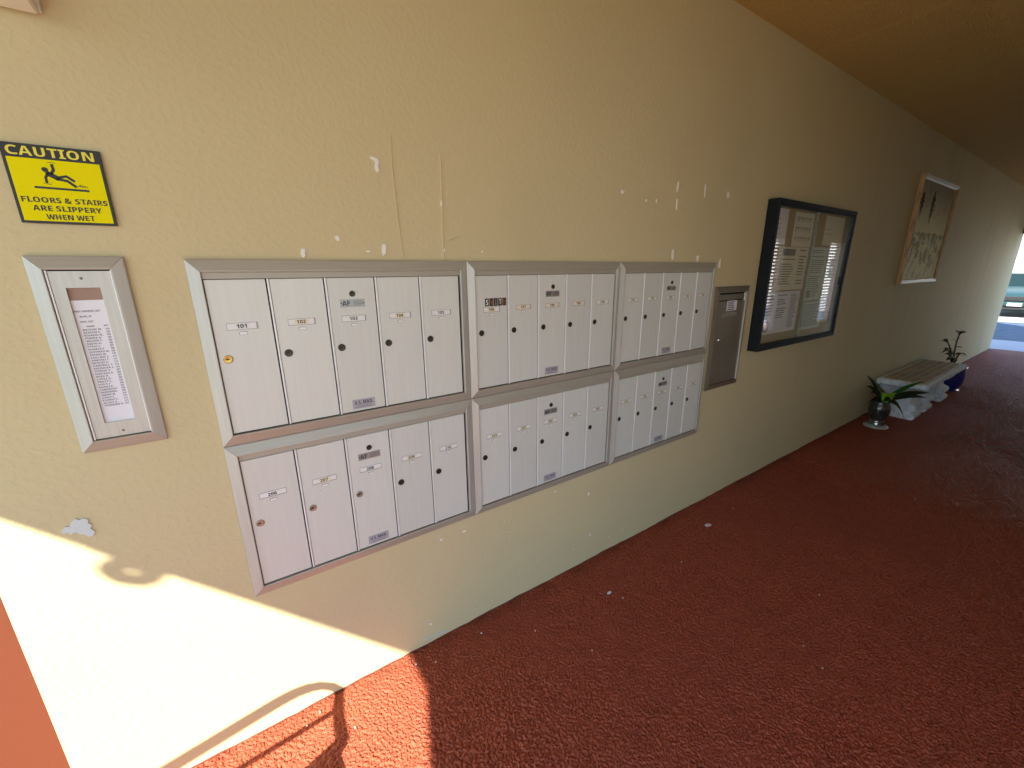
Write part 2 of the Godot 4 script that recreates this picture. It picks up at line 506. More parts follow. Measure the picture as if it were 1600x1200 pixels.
func mailbox_unit(col: int, row: int, numbers: Array, label: String) -> Node3D:
	var y0 := 0.536 + (UH if row == 0 else 0.0)
	var w := UW - (0.012 if col == 2 else 0.0)
	var t := thing("mailbox_unit", label, "mailboxes", Vector3(col * UW, y0, 0.0), "aluminium mailbox units set into the wall")
	bx("back_panel", Vector3(0.02, 0.02, 0.0008), Vector3(w - 0.02, UH - 0.02, 0.002), M.dark, t)
	var o := Rect2(0.0008, 0.0008, w - 0.0016, UH - 0.0016)
	var i := Rect2(0.0295, 0.0325, w - 0.059, UH - 0.0655)
	var prof := [[0.0, 0.0005], [0.0, 0.005], [0.10, 0.0062], [0.82, 0.0135], [0.94, 0.0142], [1.0, 0.0132], [1.0, 0.002]]
	for s in 4:
		var st := mk()
		mitre(st, o, i, s, prof)
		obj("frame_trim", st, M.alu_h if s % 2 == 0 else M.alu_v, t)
	if row == 0:
		bx("caulk_shadow", Vector3(0.0, UH + 0.0002, 0.0002), Vector3(w, UH + 0.0030, 0.0035), M.crack, t)  # strip standing in for the narrow shadow along the caulk
	bx("header_strip", Vector3(0.0300, 0.4645, 0.002), Vector3(w - 0.0300, 0.4815, 0.0075), M.header, t, 0.0006)
	var pitch := (w - 0.059) / 5.0
	for k in 5:
		var dx := 0.0315 + pitch * k
		var dw := pitch - 0.0095
		var ds := mk()
		box(ds, Vector3(dx, 0.0365, 0.0022), Vector3(dx + dw, 0.4630, 0.0085), 0.0012)
		var door := obj("door", ds, M.doors[(k * 2 + col + row) % 3], t)
		if k < 4:
			bx("divider", Vector3(dx + dw + 0.0036, 0.0345, 0.0022), Vector3(dx + dw + 0.0084, 0.4638, 0.0105), M.edge, t, 0.0008)
		var f := 0.0085
		var cw := 0.0735
		var cx := dx + dw * 0.5 - 0.002
		# card holder, card and its number
		var cy := 0.3395 + rng.randf_range(-0.001, 0.001)
		bx("card_holder", Vector3(cx - cw / 2, cy - 0.0095, f - 0.002), Vector3(cx + cw / 2, cy + 0.0095, f + 0.0008), M.card_frame, door, 0.0003)
		var cm: Material = M.card_warm if col == 1 and row == 0 and k in [1, 2, 3] else M.card
		bx("number_card", Vector3(cx - cw / 2 + 0.0013, cy - 0.0080 + (0.0012 if row == 1 else 0.0), f), Vector3(cx + cw / 2 - (0.0013 if row == 1 else 0.004), cy + 0.0084, f + 0.0013), cm, door)
		if k % 2 == 1 or col > 0:
			bx("tape", Vector3(cx - 0.020, cy - 0.0072, f + 0.0012), Vector3(cx + 0.018, cy + 0.0078, f + 0.0016), M.paper_warm, door)
		text("number", numbers[k], Vector3(cx - 0.002, cy + 0.0005, f + 0.0020), 0.024, 0.0105, M.ink, door)
		bx("pull_slot", Vector3(cx - 0.011, cy - 0.0235, f - 0.001), Vector3(cx + 0.009, cy - 0.0150, f + 0.0007), M.card_frame, door, 0.0002)
		bx("pull_tab", Vector3(cx - 0.0095, cy - 0.0225, f), Vector3(cx + 0.008, cy - 0.0165, f + 0.0013), M.edge, door)
		# lock
		var lm: Material = M.lock_dark
		if col == 0 and row == 0 and k == 0: lm = M.brass
		elif col == 0 and row == 1 and k < 3: lm = M.lock_nickel
		var lx := dx + 0.0205
		var ly := 0.2515 + rng.randf_range(-0.0008, 0.0008)
		lock(Vector3(lx, ly, f), 0.0112, lm, door)
		if k == 2:
			lock(Vector3(cx + 0.002, 0.4150, f), 0.0092, M.lock_dark, door)
			bx("maker_plate", Vector3(cx - 0.037, 0.3745, f - 0.001), Vector3(cx + 0.037, 0.3985, f + 0.0010), M.plate_silver, door, 0.0004)
			text("lettering", "AF", Vector3(cx - 0.019, 0.3865, f + 0.0014), 0.023, 0.015, M.ink_blue, door)
			var bars := mk()
			for q in 4: box(bars, Vector3(cx + 0.002, 0.3795 + q * 0.0042, f + 0.0008), Vector3(cx + 0.026 + 0.004 * (q % 2), 0.3808 + q * 0.0042, f + 0.0013))
			box(bars, Vector3(cx - 0.033, 0.3895, f + 0.0008), Vector3(cx - 0.006, 0.3903, f + 0.0012))
			obj("small_print", bars, M.ink_pale, door)
			for e in [-0.033, 0.032]:
				var sst := mk()
				lathe(sst, [Vector2(0.0021, 0.0), Vector2(0.0021, 0.0012), Vector2(0.0, 0.0016)], 8, Transform3D(Basis(Vector3.RIGHT, PI / 2), Vector3(cx + e, 0.3865, f + 0.0008)))
				obj("rivet", sst, M.ink, door)
			bx("mail_plate", Vector3(cx - 0.035, 0.0445, f - 0.001), Vector3(cx + 0.038, 0.0760, f + 0.0010), M.plate_blue, door, 0.0004)
			text("lettering", "U.S. MAIL", Vector3(cx + 0.0015, 0.0655, f + 0.0014), 0.058, 0.0115, M.ink_blue, door)
			text("lettering", "APPROVED BY THE\nPOSTMASTER GENERAL", Vector3(cx + 0.0015, 0.0520, f + 0.0014), 0.054, 0.009, M.ink_blue, door, false)
		if col == 0 or k % 2 == 0:
			# small scuffs left by keys and hands
			var sc := mk()
			for q in 1:
				prism(sc, rough_outline(Vector2(dx + rng.randf_range(0.012, dw - 0.012), rng.randf_range(0.06, 0.45)), rng.randf_range(0.0007, 0.0018), rng.randf_range(0.0007, 0.002), 6, 0.35), f - 0.001, f + 0.0003)
			obj("scuff", sc, M.plate_silver, door)
		if col == 1 and row == 0 and k == 0:
			var word := "SMITH"
			for q in 5:
				var tx := dx + 0.0475 + q * 0.0192
				bx("letter_tile", Vector3(tx - 0.0084, cy + 0.0125, f - 0.001), Vector3(tx + 0.0084, cy + 0.0415, f + 0.0011), M.maroon if q in [1, 4] else M.tile_black, door, 0.0003)
				text("lettering", word[q], Vector3(tx, cy + 0.0270, f + 0.0015), 0.0088 if q != 2 else 0.002, 0.0195, M.card if q in [0, 2, 3] else M.brass, door)
		if col == 1 and row == 0 and k == 2:
			var ts := mk()
			prism(ts, PackedVector2Array([Vector2(cx - 0.050, 0.404), Vector2(cx - 0.008, 0.406), Vector2(cx - 0.008, 0.419), Vector2(cx - 0.020, 0.417)]), f - 0.001, f + 0.0006)
			obj("torn_tape", ts, M.card_warm, door)
	return t

func lock(p: Vector3, r: float, m: Material, parent: Node) -> void:
	var st := mk()
	lathe(st, [Vector2(r, -0.001), Vector2(r, 0.0018), Vector2(r * 0.86, 0.0030), Vector2(r * 0.72, 0.0026), Vector2(0.0, 0.0024)], 20, Transform3D(Basis(Vector3.RIGHT, PI / 2), p))
	obj("lock", st, m, parent)
	bx("keyway", p + Vector3(-r * 0.45, -r * 0.14, 0.0020), p + Vector3(r * 0.25, r * 0.14, 0.0031), M.lock_slot, parent)

func print_lines(st: SurfaceTool, lo: Vector2, hi: Vector2, z: float, pitch: float, thick: float, full := 0.95) -> void:
	var y := hi.y
	while y > lo.y:
		var w := (hi.x - lo.x) * rng.randf_range(full - 0.35, full)
		if rng.randf() < 0.88:
			box(st, Vector3(lo.x, y - thick, z), Vector3(lo.x + w, y, z + 0.0006))
		y -= pitch

# ---------------------------------------------------------------- plants
func blade(st: SurfaceTool, base: Vector3, tip: Vector3, sag: float, w: float, side: Vector3) -> void:
	var n := 7
	var prev := []
	st.set_smooth_group(1)
	for k in n + 1:
		var u := float(k) / n
		var c := base.lerp(tip, u) + Vector3(0, sag * 4.0 * u * (1.0 - u), 0)
		var ww := w * (0.45 + 0.55 * sin(PI * minf(u * 1.25, 1.0) * 0.72)) * (1.0 - pow(u, 3.0))
		var sd := side.normalized() * maxf(ww, 0.0006)
		var row := [c - sd, c + Vector3(0, -ww * 0.35, 0), c + sd]
		if k > 0:
			for q in 2:
				quad(st, prev[q], prev[q + 1], row[q + 1], row[q], c - Vector3(0, 1, 0))
		prev = row
	st.set_smooth_group(-1)

# ---------------------------------------------------------------- car
func car(at: Vector3) -> void:
	var t := thing("parked_car", "pale teal car parked across the street beyond the corridor end", "car", at)
	# nose towards -x; stations: x, bottom, top, half width
	var stations := [[-2.20, 0.34, 0.56, 0.62], [-2.12, 0.24, 0.66, 0.78], [-1.85, 0.19, 0.76, 0.855], [-1.2, 0.18, 0.86, 0.87], [-0.75, 0.18, 0.91, 0.875], [0.4, 0.18, 0.92, 0.88], [1.5, 0.19, 0.93, 0.87], [2.0, 0.24, 0.93, 0.84], [2.22, 0.36, 0.82, 0.74]]
	var ring := func(s: Array) -> Array:
		var out := []
		var yb: float = s[1]
		var yt: float = s[2]
		var hw: float = s[3]
		for p in [[0.0, -0.86], [0.22, -0.98], [0.55, -1.0], [0.86, -0.96], [0.97, -0.80], [1.0, -0.4], [1.0, 0.4], [0.97, 0.80], [0.86, 0.96], [0.55, 1.0], [0.22, 0.98], [0.0, 0.86]]:
			out.append(Vector3(s[0], lerpf(yb, yt, p[0]), p[1] * hw))
		return out
	var st := mk()
	st.set_smooth_group(1)
	for k in stations.size() - 1:
		var a: Array = ring.call(stations[k])
		var b: Array = ring.call(stations[k + 1])
		var c := Vector3((stations[k][0] + stations[k + 1][0]) / 2.0, 0.5, 0)
		for i in 12: quad(st, a[i], a[(i + 1) % 12], b[(i + 1) % 12], b[i], c)
	st.set_smooth_group(-1)
	for e in [0, stations.size() - 1]:
		var a: Array = ring.call(stations[e])
		for i in 10: tri(st, a[0], a[i + 1], a[i + 2], Vector3(0, 0.5, 0))
	obj("body", st, M.car_paint, t)
	# cabin: windscreen, roof, rear and side glass
	var lo := [[-0.78, 0.90, 0.74], [1.55, 0.92, 0.72]]
	var hi := [[0.05, 1.30, 0.56], [1.0, 1.31, 0.55]]
	var P := func(s: Array, g: float) -> Vector3: return Vector3(s[0], s[1], s[2] * g)
	var cen := Vector3(0.4, 1.05, 0)
	var g1 := mk(); quad(g1, P.call(lo[0], -1.0), P.call(lo[0], 1.0), P.call(hi[0], 1.0), P.call(hi[0], -1.0), cen)
	obj("windscreen", g1, M.car_glass, t)
	var g2 := mk(); quad(g2, P.call(lo[1], -1.0), P.call(lo[1], 1.0), P.call(hi[1], 1.0), P.call(hi[1], -1.0), cen)
	obj("rear_window", g2, M.car_glass, t)
	for s in [-1.0, 1.0]:
		var g3 := mk(); quad(g3, P.call(lo[0], s), P.call(lo[1], s), P.call(hi[1], s), P.call(hi[0], s), cen)
		obj("side_window", g3, M.car_glass, t)
		var pl := mk()
		tube(pl, [P.call(lo[0], s), P.call(hi[0], s)], 0.035)
		tube(pl, [P.call(lo[1], s), P.call(hi[1], s)], 0.04)
		tube(pl, [Vector3(0.35, 0.91, 0.735 * s), Vector3(0.5, 1.305, 0.555 * s)], 0.03)
		obj("pillar", pl, M.car_paint, t)
		var ms := mk()
		box(ms, Vector3(-0.62, 0.90, 0.84 * s if s > 0 else -1.02), Vector3(-0.48, 1.03, 1.02 if s > 0 else -0.84), 0.03)
		obj("wing_mirror", ms, M.white_paint, t)
		var hl := mk()
		box(hl, Vector3(-2.15, 0.60, 0.42 if s > 0 else -0.80), Vector3(-1.93, 0.73, 0.80 if s > 0 else -0.42), 0.03)
		obj("headlight", hl, M.lamp_lens, t)
		for wx in [-1.38, 1.36]:
			var xf := Transform3D(Basis(Vector3.RIGHT, PI / 2 * s), Vector3(wx, 0.31, 0.80 * s))
			var ws := mk()
			lathe(ws, [Vector2(0.19, -0.11), Vector2(0.29, -0.11), Vector2(0.31, -0.07), Vector2(0.31, 0.07), Vector2(0.29, 0.10), Vector2(0.19, 0.10)], 24, xf)
			var tyre := obj("wheel", ws, M.rubber, t)
			var rs := mk()
			lathe(rs, [Vector2(0.20, -0.10), Vector2(0.20, 0.07), Vector2(0.10, 0.09), Vector2(0.0, 0.08)], 16, xf)
			obj("rim", rs, M.chrome, tyre)
	var rf := mk()
	prism(rf, PackedVector2Array([Vector2(0.0, 1.295), Vector2(0.3, 1.335), Vector2(0.75, 1.335), Vector2(1.05, 1.30)]), -0.57, 0.57)
	obj("roof", rf, M.car_paint, t)
	bx("grille", Vector3(-2.225, 0.50, -0.40), Vector3(-2.10, 0.64, 0.40), M.rubber, t, 0.02)
	bx("lower_valance", Vector3(-2.235, 0.235, -0.64), Vector3(-2.09, 0.325, 0.64), M.rubber, t, 0.02)
	bx("bumper", Vector3(-2.27, 0.33, -0.66), Vector3(-2.08, 0.47, 0.66), M.car_paint, t, 0.04)
	bx("number_plate", Vector3(-2.283, 0.36, -0.15), Vector3(-2.272, 0.45, 0.15), M.white_paint, t)

# ---------------------------------------------------------------- scene
func _ready() -> void:
	rng.seed = 4242
	var cam := Camera3D.new()
	cam.name = "camera"
	cam.fov = 86.303
	cam.near = 0.02
	cam.far = 900.0
	add_child(cam)
	cam.transform = Transform3D(Basis.from_euler(Vector3(-0.2669, -0.5890, -0.0100), EULER_ORDER_YXZ), Vector3(0.0856, 1.5255, 1.3599))
	cam.current = true

	var env := Environment.new()
	env.background_mode = Environment.BG_SKY
	var sky := Sky.new()
	var sm := ProceduralSkyMaterial.new()
	sm.sky_top_color = Color(0.36, 0.53, 0.76)
	sm.sky_horizon_color = Color(0.82, 0.90, 0.93)
	sm.sky_curve = 0.16
	sm.ground_horizon_color = Color(0.62, 0.62, 0.58)
	sm.ground_bottom_color = Color(0.3, 0.28, 0.24)
	sm.sky_energy_multiplier = 1.15
	sky.sky_material = sm
	env.sky = sky
	env.tonemap_mode = Environment.TONE_MAPPER_LINEAR
	env.tonemap_exposure = 3.65
	env.sdfgi_enabled = true
	env.ssao_enabled = true
	env.ssil_enabled = true
	var we := WorldEnvironment.new()
	we.name = "environment"
	we.environment = env
	add_child(we)

	var sun := DirectionalLight3D.new()
	sun.name = "sun"
	add_child(sun)
	sun.light_energy = 1.6
	sun.light_color = Color(1.0, 0.975, 0.93)
	sun.light_angular_distance = 0.4
	sun.shadow_enabled = true
	sun.look_at_from_position(Vector3.ZERO, Vector3(1.0, -1.08, -0.9), Vector3.UP)

	text_font = SystemFont.new()
	text_font.font_names = PackedStringArray(["Droid Sans"])
	text_font.font_weight = 700
	text_font_plain = SystemFont.new()
	text_font_plain.font_names = PackedStringArray(["Droid Sans"])
	make_materials()
	build_setting()
	build_wall_fittings()
	build_floor_things()
	build_street()

func build_setting() -> void:
	# ground and street sheets
	var g := mk()
	box(g, Vector3(-300, -1.0, -300), Vector3(300, -0.06, 300))
	struct("ground", g, M.ground)
	var rd := mk()
	box(rd, Vector3(13.9, -0.30, -60), Vector3(18.85, -0.03, 60))
	struct("road", rd, M.asphalt)
	var pk := mk()
	box(pk, Vector3(18.85, -0.30, -60), Vector3(30.0, 0.0, 60))
	struct("parking_pavement", pk, M.pale_conc)
	var ap := mk()
	box(ap, Vector3(12.2, -0.30, -9), Vector3(13.9, -0.012, 9))
	struct("pavement", ap, M.apron)
	var yard := mk()
	box(yard, Vector3(-2.6, -0.30, -40), Vector3(-1.402, -0.035, 40))
	struct("path", yard, M.pale_conc)

	# corridor floor: coarse red coating, and its smoother landing round the wall's end
	for q in [[-0.35, 3.85, 0.0, 1.50, 0.00425, 0.0062], [-1.4, -0.35, 0.0, 1.50, 0.05, 0.0], [3.85, 8.0, 0.0, 1.50, 0.010, 0.0055], [8.0, 12.2, 0.0, 1.50, 0.014, 0.0055], [-1.4, 3.0, 1.50, 5.0, 0.05, 0.0], [3.0, 12.2, 1.50, 2.44, 0.016, 0.0055], [3.0, 12.2, 2.44, 5.0, 0.05, 0.0]]:
		var fl := inst("floor", floor_sheet(q[0], q[1], q[2], q[3], q[4], q[5]), M.floor)
		fl.set_meta("kind", "structure")
	var fs := mk()
	box(fs, Vector3(-1.4, -0.28, 0.0), Vector3(12.2, -0.012, 5.0))
	struct("floor_slab", fs, M.landing)
	var ld := mk()
	box(ld, Vector3(-1.4, -0.28, -8.0), Vector3(-0.49, -0.001, -0.001))
	struct("landing", ld, M.landing)

	# the long stucco wall
	var w := thing("stucco_wall", "long cream stucco wall that the mailboxes are set into", "wall")
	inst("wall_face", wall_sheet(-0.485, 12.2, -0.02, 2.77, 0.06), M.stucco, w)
	bx("wall_core", Vector3(-0.484, -0.25, -0.22), Vector3(12.199, 2.78, -0.006), M.plain_stucco, w)
	for c in [[0.2760, 1.5850, 0.007, 0.013], [0.374, 1.628, 0.006, 0.010], [0.511, 1.600, 0.007, 0.018], [0.719, 1.600, 0.0025, 0.006],
			[0.718, 1.749, 0.003, 0.008], [1.593, 1.862, 0.011, 0.006], [1.981, 1.920, 0.006, 0.026], [1.987, 1.841, 0.005, 0.024],
			[2.212, 1.926, 0.007, 0.030], [2.432, 1.920, 0.010, 0.018], [1.989, 1.600, 0.009, 0.026], [2.208, 1.588, 0.012, 0.016], [2.430, 1.560, 0.007, 0.022],
			[0.642, 0.479, 0.007, 0.004], [0.747, 0.476, 0.008, 0.005], [1.241, 0.500, 0.006, 0.005], [1.466, 0.411, 0.006, 0.008], [1.490, 0.156, 0.005, 0.004],
			[0.570, 0.097, 0.005, 0.006], [1.755, 1.841, 0.004, 0.006], [1.829, 1.844, 0.003, 0.008], [-0.174, 1.111, 0.003, 0.006], [0.460, 1.592, 0.006, 0.003], [0.87, 1.598, 0.002, 0.004]]:
		chip(w, c[0], c[1], c[2], c[3], M.chip, 9, 0.35)
	var fst := mk()
	prism(fst, PackedVector2Array([Vector2(0.494, 1.862), Vector2(0.502, 1.862), Vector2(0.515, 1.858), Vector2(0.518, 1.850), Vector2(0.515, 1.838), Vector2(0.517, 1.825), Vector2(0.510, 1.821), Vector2(0.505, 1.832), Vector2(0.508, 1.848), Vector2(0.504, 1.854), Vector2(0.496, 1.856)]), -0.003, 0.0006)
	obj("paint_chip", fst, M.chip, w)
	var bp := mk()
	prism(bp, PackedVector2Array([Vector2(-0.353, 0.918), Vector2(-0.346, 0.925), Vector2(-0.338, 0.923), Vector2(-0.334, 0.933), Vector2(-0.325, 0.940), Vector2(-0.318, 0.934), Vector2(-0.312, 0.937), Vector2(-0.303, 0.930), Vector2(-0.306, 0.920), Vector2(-0.299, 0.913), Vector2(-0.305, 0.905), Vector2(-0.298, 0.894), Vector2(-0.304, 0.882), Vector2(-0.312, 0.884), Vector2(-0.318, 0.893), Vector2(-0.327, 0.897), Vector2(-0.331, 0.905), Vector2(-0.341, 0.901), Vector2(-0.345, 0.909), Vector2(-0.353, 0.908)]), -0.003, 0.0005)
	tag(obj("bare_patch", bp, M.patch, w), "pale grey bare patch where the paint came off")
	run_line(w, "hairline_crack", [Vector2(0.562, 1.93), Vector2(0.560, 1.84), Vector2(0.563, 1.76), Vector2(0.566, 1.68), Vector2(0.571, 1.61), Vector2(0.575, 1.568)], 0.0006, 0.0004, M.crack)
	run_line(w, "plaster_ridge", [Vector2(0.722, 1.90), Vector2(0.721, 1.82), Vector2(0.720, 1.74), Vector2(0.716, 1.67), Vector2(0.716, 1.57)], 0.0022, 0.0007, M.bead)
	run_line(w, "hairline_crack", [Vector2(0.735, 1.632), Vector2(0.755, 1.638), Vector2(0.77, 1.646)], 0.0012, 0.0004, M.crack)
	run_line(w, "scrape", [Vector2(0.535, 0.035), Vector2(0.585, 0.030), Vector2(0.64, 0.022)], 0.0040, 0.0006, M.patch)
	for k in 7:
		chip(w, rng.randf_range(0.5, 2.8), rng.randf_range(0.03, 0.46), 0.0022, 0.003, M.chip, 6, 0.4)

	var lap := PackedVector2Array([Vector2(12.19, -0.012), Vector2(-0.484, -0.012)])
	for k in 330:
		lap.append(Vector2(-0.484 + k * 0.0384, 0.0045 + rng.randf_range(-0.002, 0.0025) + 0.002 * sin(k * 0.37)))
	var lst := mk()
	prism(lst, lap, -0.004, 0.0007)
	obj("floor_paint_edge", lst, M.lap, w)

	# ceiling slab and the block that stands on it
	var cl := mk()
	var outline := PackedVector2Array([Vector2(-2.09, -8.0), Vector2(12.2, -8.0), Vector2(12.2, 5.0), Vector2(-2.44, 5.0), Vector2(-2.44, 3.42), Vector2(-2.18, 2.73), Vector2(-2.09, 2.48)])  # jog in the unseen edge added to bend the sun patch border
	# polygon lies in x,z: turn its y into z
	prism(cl, outline, 2.76, 2.98, Transform3D(Basis(Vector3.RIGHT, Vector3.BACK, Vector3.UP), Vector3.ZERO))
	struct("ceiling", cl, M.ceiling)
	var bld := thing("apartment_block", "cream apartment block standing over and behind the corridor", "building")
	bx("upper_storeys", Vector3(-1.9, 2.981, -7.9), Vector3(12.19, 6.9, 4.9), M.plain_stucco, bld)
	bx("ground_storey", Vector3(-0.483, -0.2, -7.9), Vector3(12.19, 2.758, -0.222), M.plain_stucco, bld)
	var beam := thing("end_beam", "brown painted beam over the far end of the corridor", "beam")
	bx("beam", Vector3(12.0, 2.10, 0.001), Vector3(12.2, 2.759, 2.449), M.rail, beam)

	# opposite wall with louvred openings
	var ow := thing("opposite_wall", "cream stucco wall facing the mailboxes across the corridor", "wall")
	var z0 := 2.45
	var z1 := 2.62
	for r in [[1.35, 7.95, 0.0, 2.759], [8.65, 10.45, 0.0, 2.759], [11.25, 12.2, 0.0, 2.759], [7.95, 8.65, 0.0, 0.40], [10.45, 11.25, 0.0, 0.40], [7.95, 8.65, 2.05, 2.759], [10.45, 11.25, 2.05, 2.759]]:
		bx("wall_panel", Vector3(r[0] + 0.0005, r[2], z0), Vector3(r[1] - 0.0005, r[3], z1), M.plain_stucco, ow)
	for x in [7.95, 10.45]:
		var wd: float = 0.70 if x < 9.0 else 0.80
		var lw := thing("louvred_window", "white louvred window in the opposite wall, %s" % ("nearer the mailboxes" if x < 9.0 else "nearer the far end"), "window", Vector3(x, 0.40, z0), "louvred windows in the opposite wall")
		for s in [0.0, wd - 0.05]:
			bx("frame", Vector3(s + 0.001, 0.001, 0.02), Vector3(s + 0.049, 1.649, 0.14), M.white_paint, lw)
		for k in 27:
			var ss := mk()
			box(ss, Vector3(0.05, -0.006, -0.028), Vector3(wd - 0.05, 0.006, 0.028), 0.0, Transform3D(Basis(Vector3.RIGHT, 0.45), Vector3(0, 0.035 + k * 0.0607, 0.08)))
			obj("slat", ss, M.white_paint, lw)

	# unseen wall added for its floor shadow, with the stair handrails
	var kw := thing("added_knee_wall", "unseen low cream wall added left of the camera to cast a shadow block", "wall")
	var flat := Transform3D(Basis(Vector3.RIGHT, Vector3.BACK, Vector3.UP), Vector3.ZERO)
	var ws := mk()
	prism(ws, PackedVector2Array([Vector2(-0.52, 0.80), Vector2(-0.52, 0.95), Vector2(-1.38, 1.24), Vector2(-1.38, 1.07)]), 0.001, 0.68, flat)
	obj("wall_run", ws, M.plain_stucco, kw)
	var cp := mk()
	prism(cp, PackedVector2Array([Vector2(-0.510, 0.765), Vector2(-0.510, 0.97), Vector2(-1.39, 1.26), Vector2(-1.39, 1.053)]), 0.681, 0.72, flat)
	obj("coping", cp, M.white_paint, kw)
	var hr := thing("stair_handrail", "brown tubular handrail with a rounded, down-curving end above the added low wall", "handrail")
	var path := [Vector3(-1.38, 0.945, 0.775), Vector3(-1.161, 0.978, 0.775), Vector3(-0.963, 1.006, 0.775), Vector3(-0.86, 1.020, 0.775), Vector3(-0.81, 1.022, 0.775), Vector3(-0.765, 1.015, 0.775), Vector3(-0.725, 0.998, 0.775), Vector3(-0.690, 0.968, 0.775), Vector3(-0.665, 0.930, 0.775), Vector3(-0.640, 0.890, 0.775), Vector3(-0.571, 0.80, 0.775), Vector3(-0.480, 0.70, 0.775)]
	var hs := mk()
	tube(hs, path, 0.016, 0.016, 10)
	obj("top_rail", hs, M.rail, hr)
	var mr := mk()
	tube(mr, [Vector3(-1.38, 0.79, 0.775), Vector3(-0.62, 0.85, 0.775)], 0.009)
	obj("lower_rail", mr, M.rail, hr)
	for p in [[-1.30, 0.775, 0.945]]:
		var ps := mk()
		tube(ps, [Vector3(p[0], 0.0, p[1]), Vector3(p[0], p[2], p[1])], 0.011)
		obj("post", ps, M.rail, hr)
	var fp := mk()
	tube(fp, [Vector3(-0.480, 0.0, 0.775), Vector3(-0.480, 0.70, 0.775)], 0.016)
	obj("post", fp, M.rail, hr)

	# unseen ring added on the slab's edge to throw the sunlit patch's notch
	var ring_thing := thing("added_shadow_ring", "small unseen ring added under the ceiling edge to cast a notch of shadow", "ring", Vector3(-2.09, 2.76, 1.65))
	var ring := []
	for k in 17:
		var a := TAU * k / 16.0
		ring.append(Vector3(0.026 * cos(a) * 0.67, -0.030 + 0.026 * sin(a), 0.026 * cos(a) * 0.74))
	var rs := mk()
	tube(rs, ring, 0.018, 0.018, 8)
	obj("ring", rs, M.rail, ring_thing)
	bx("base_plate", Vector3(-0.0, -0.004, -0.06), Vector3(0.09, -0.0005, 0.06), M.rail, ring_thing)

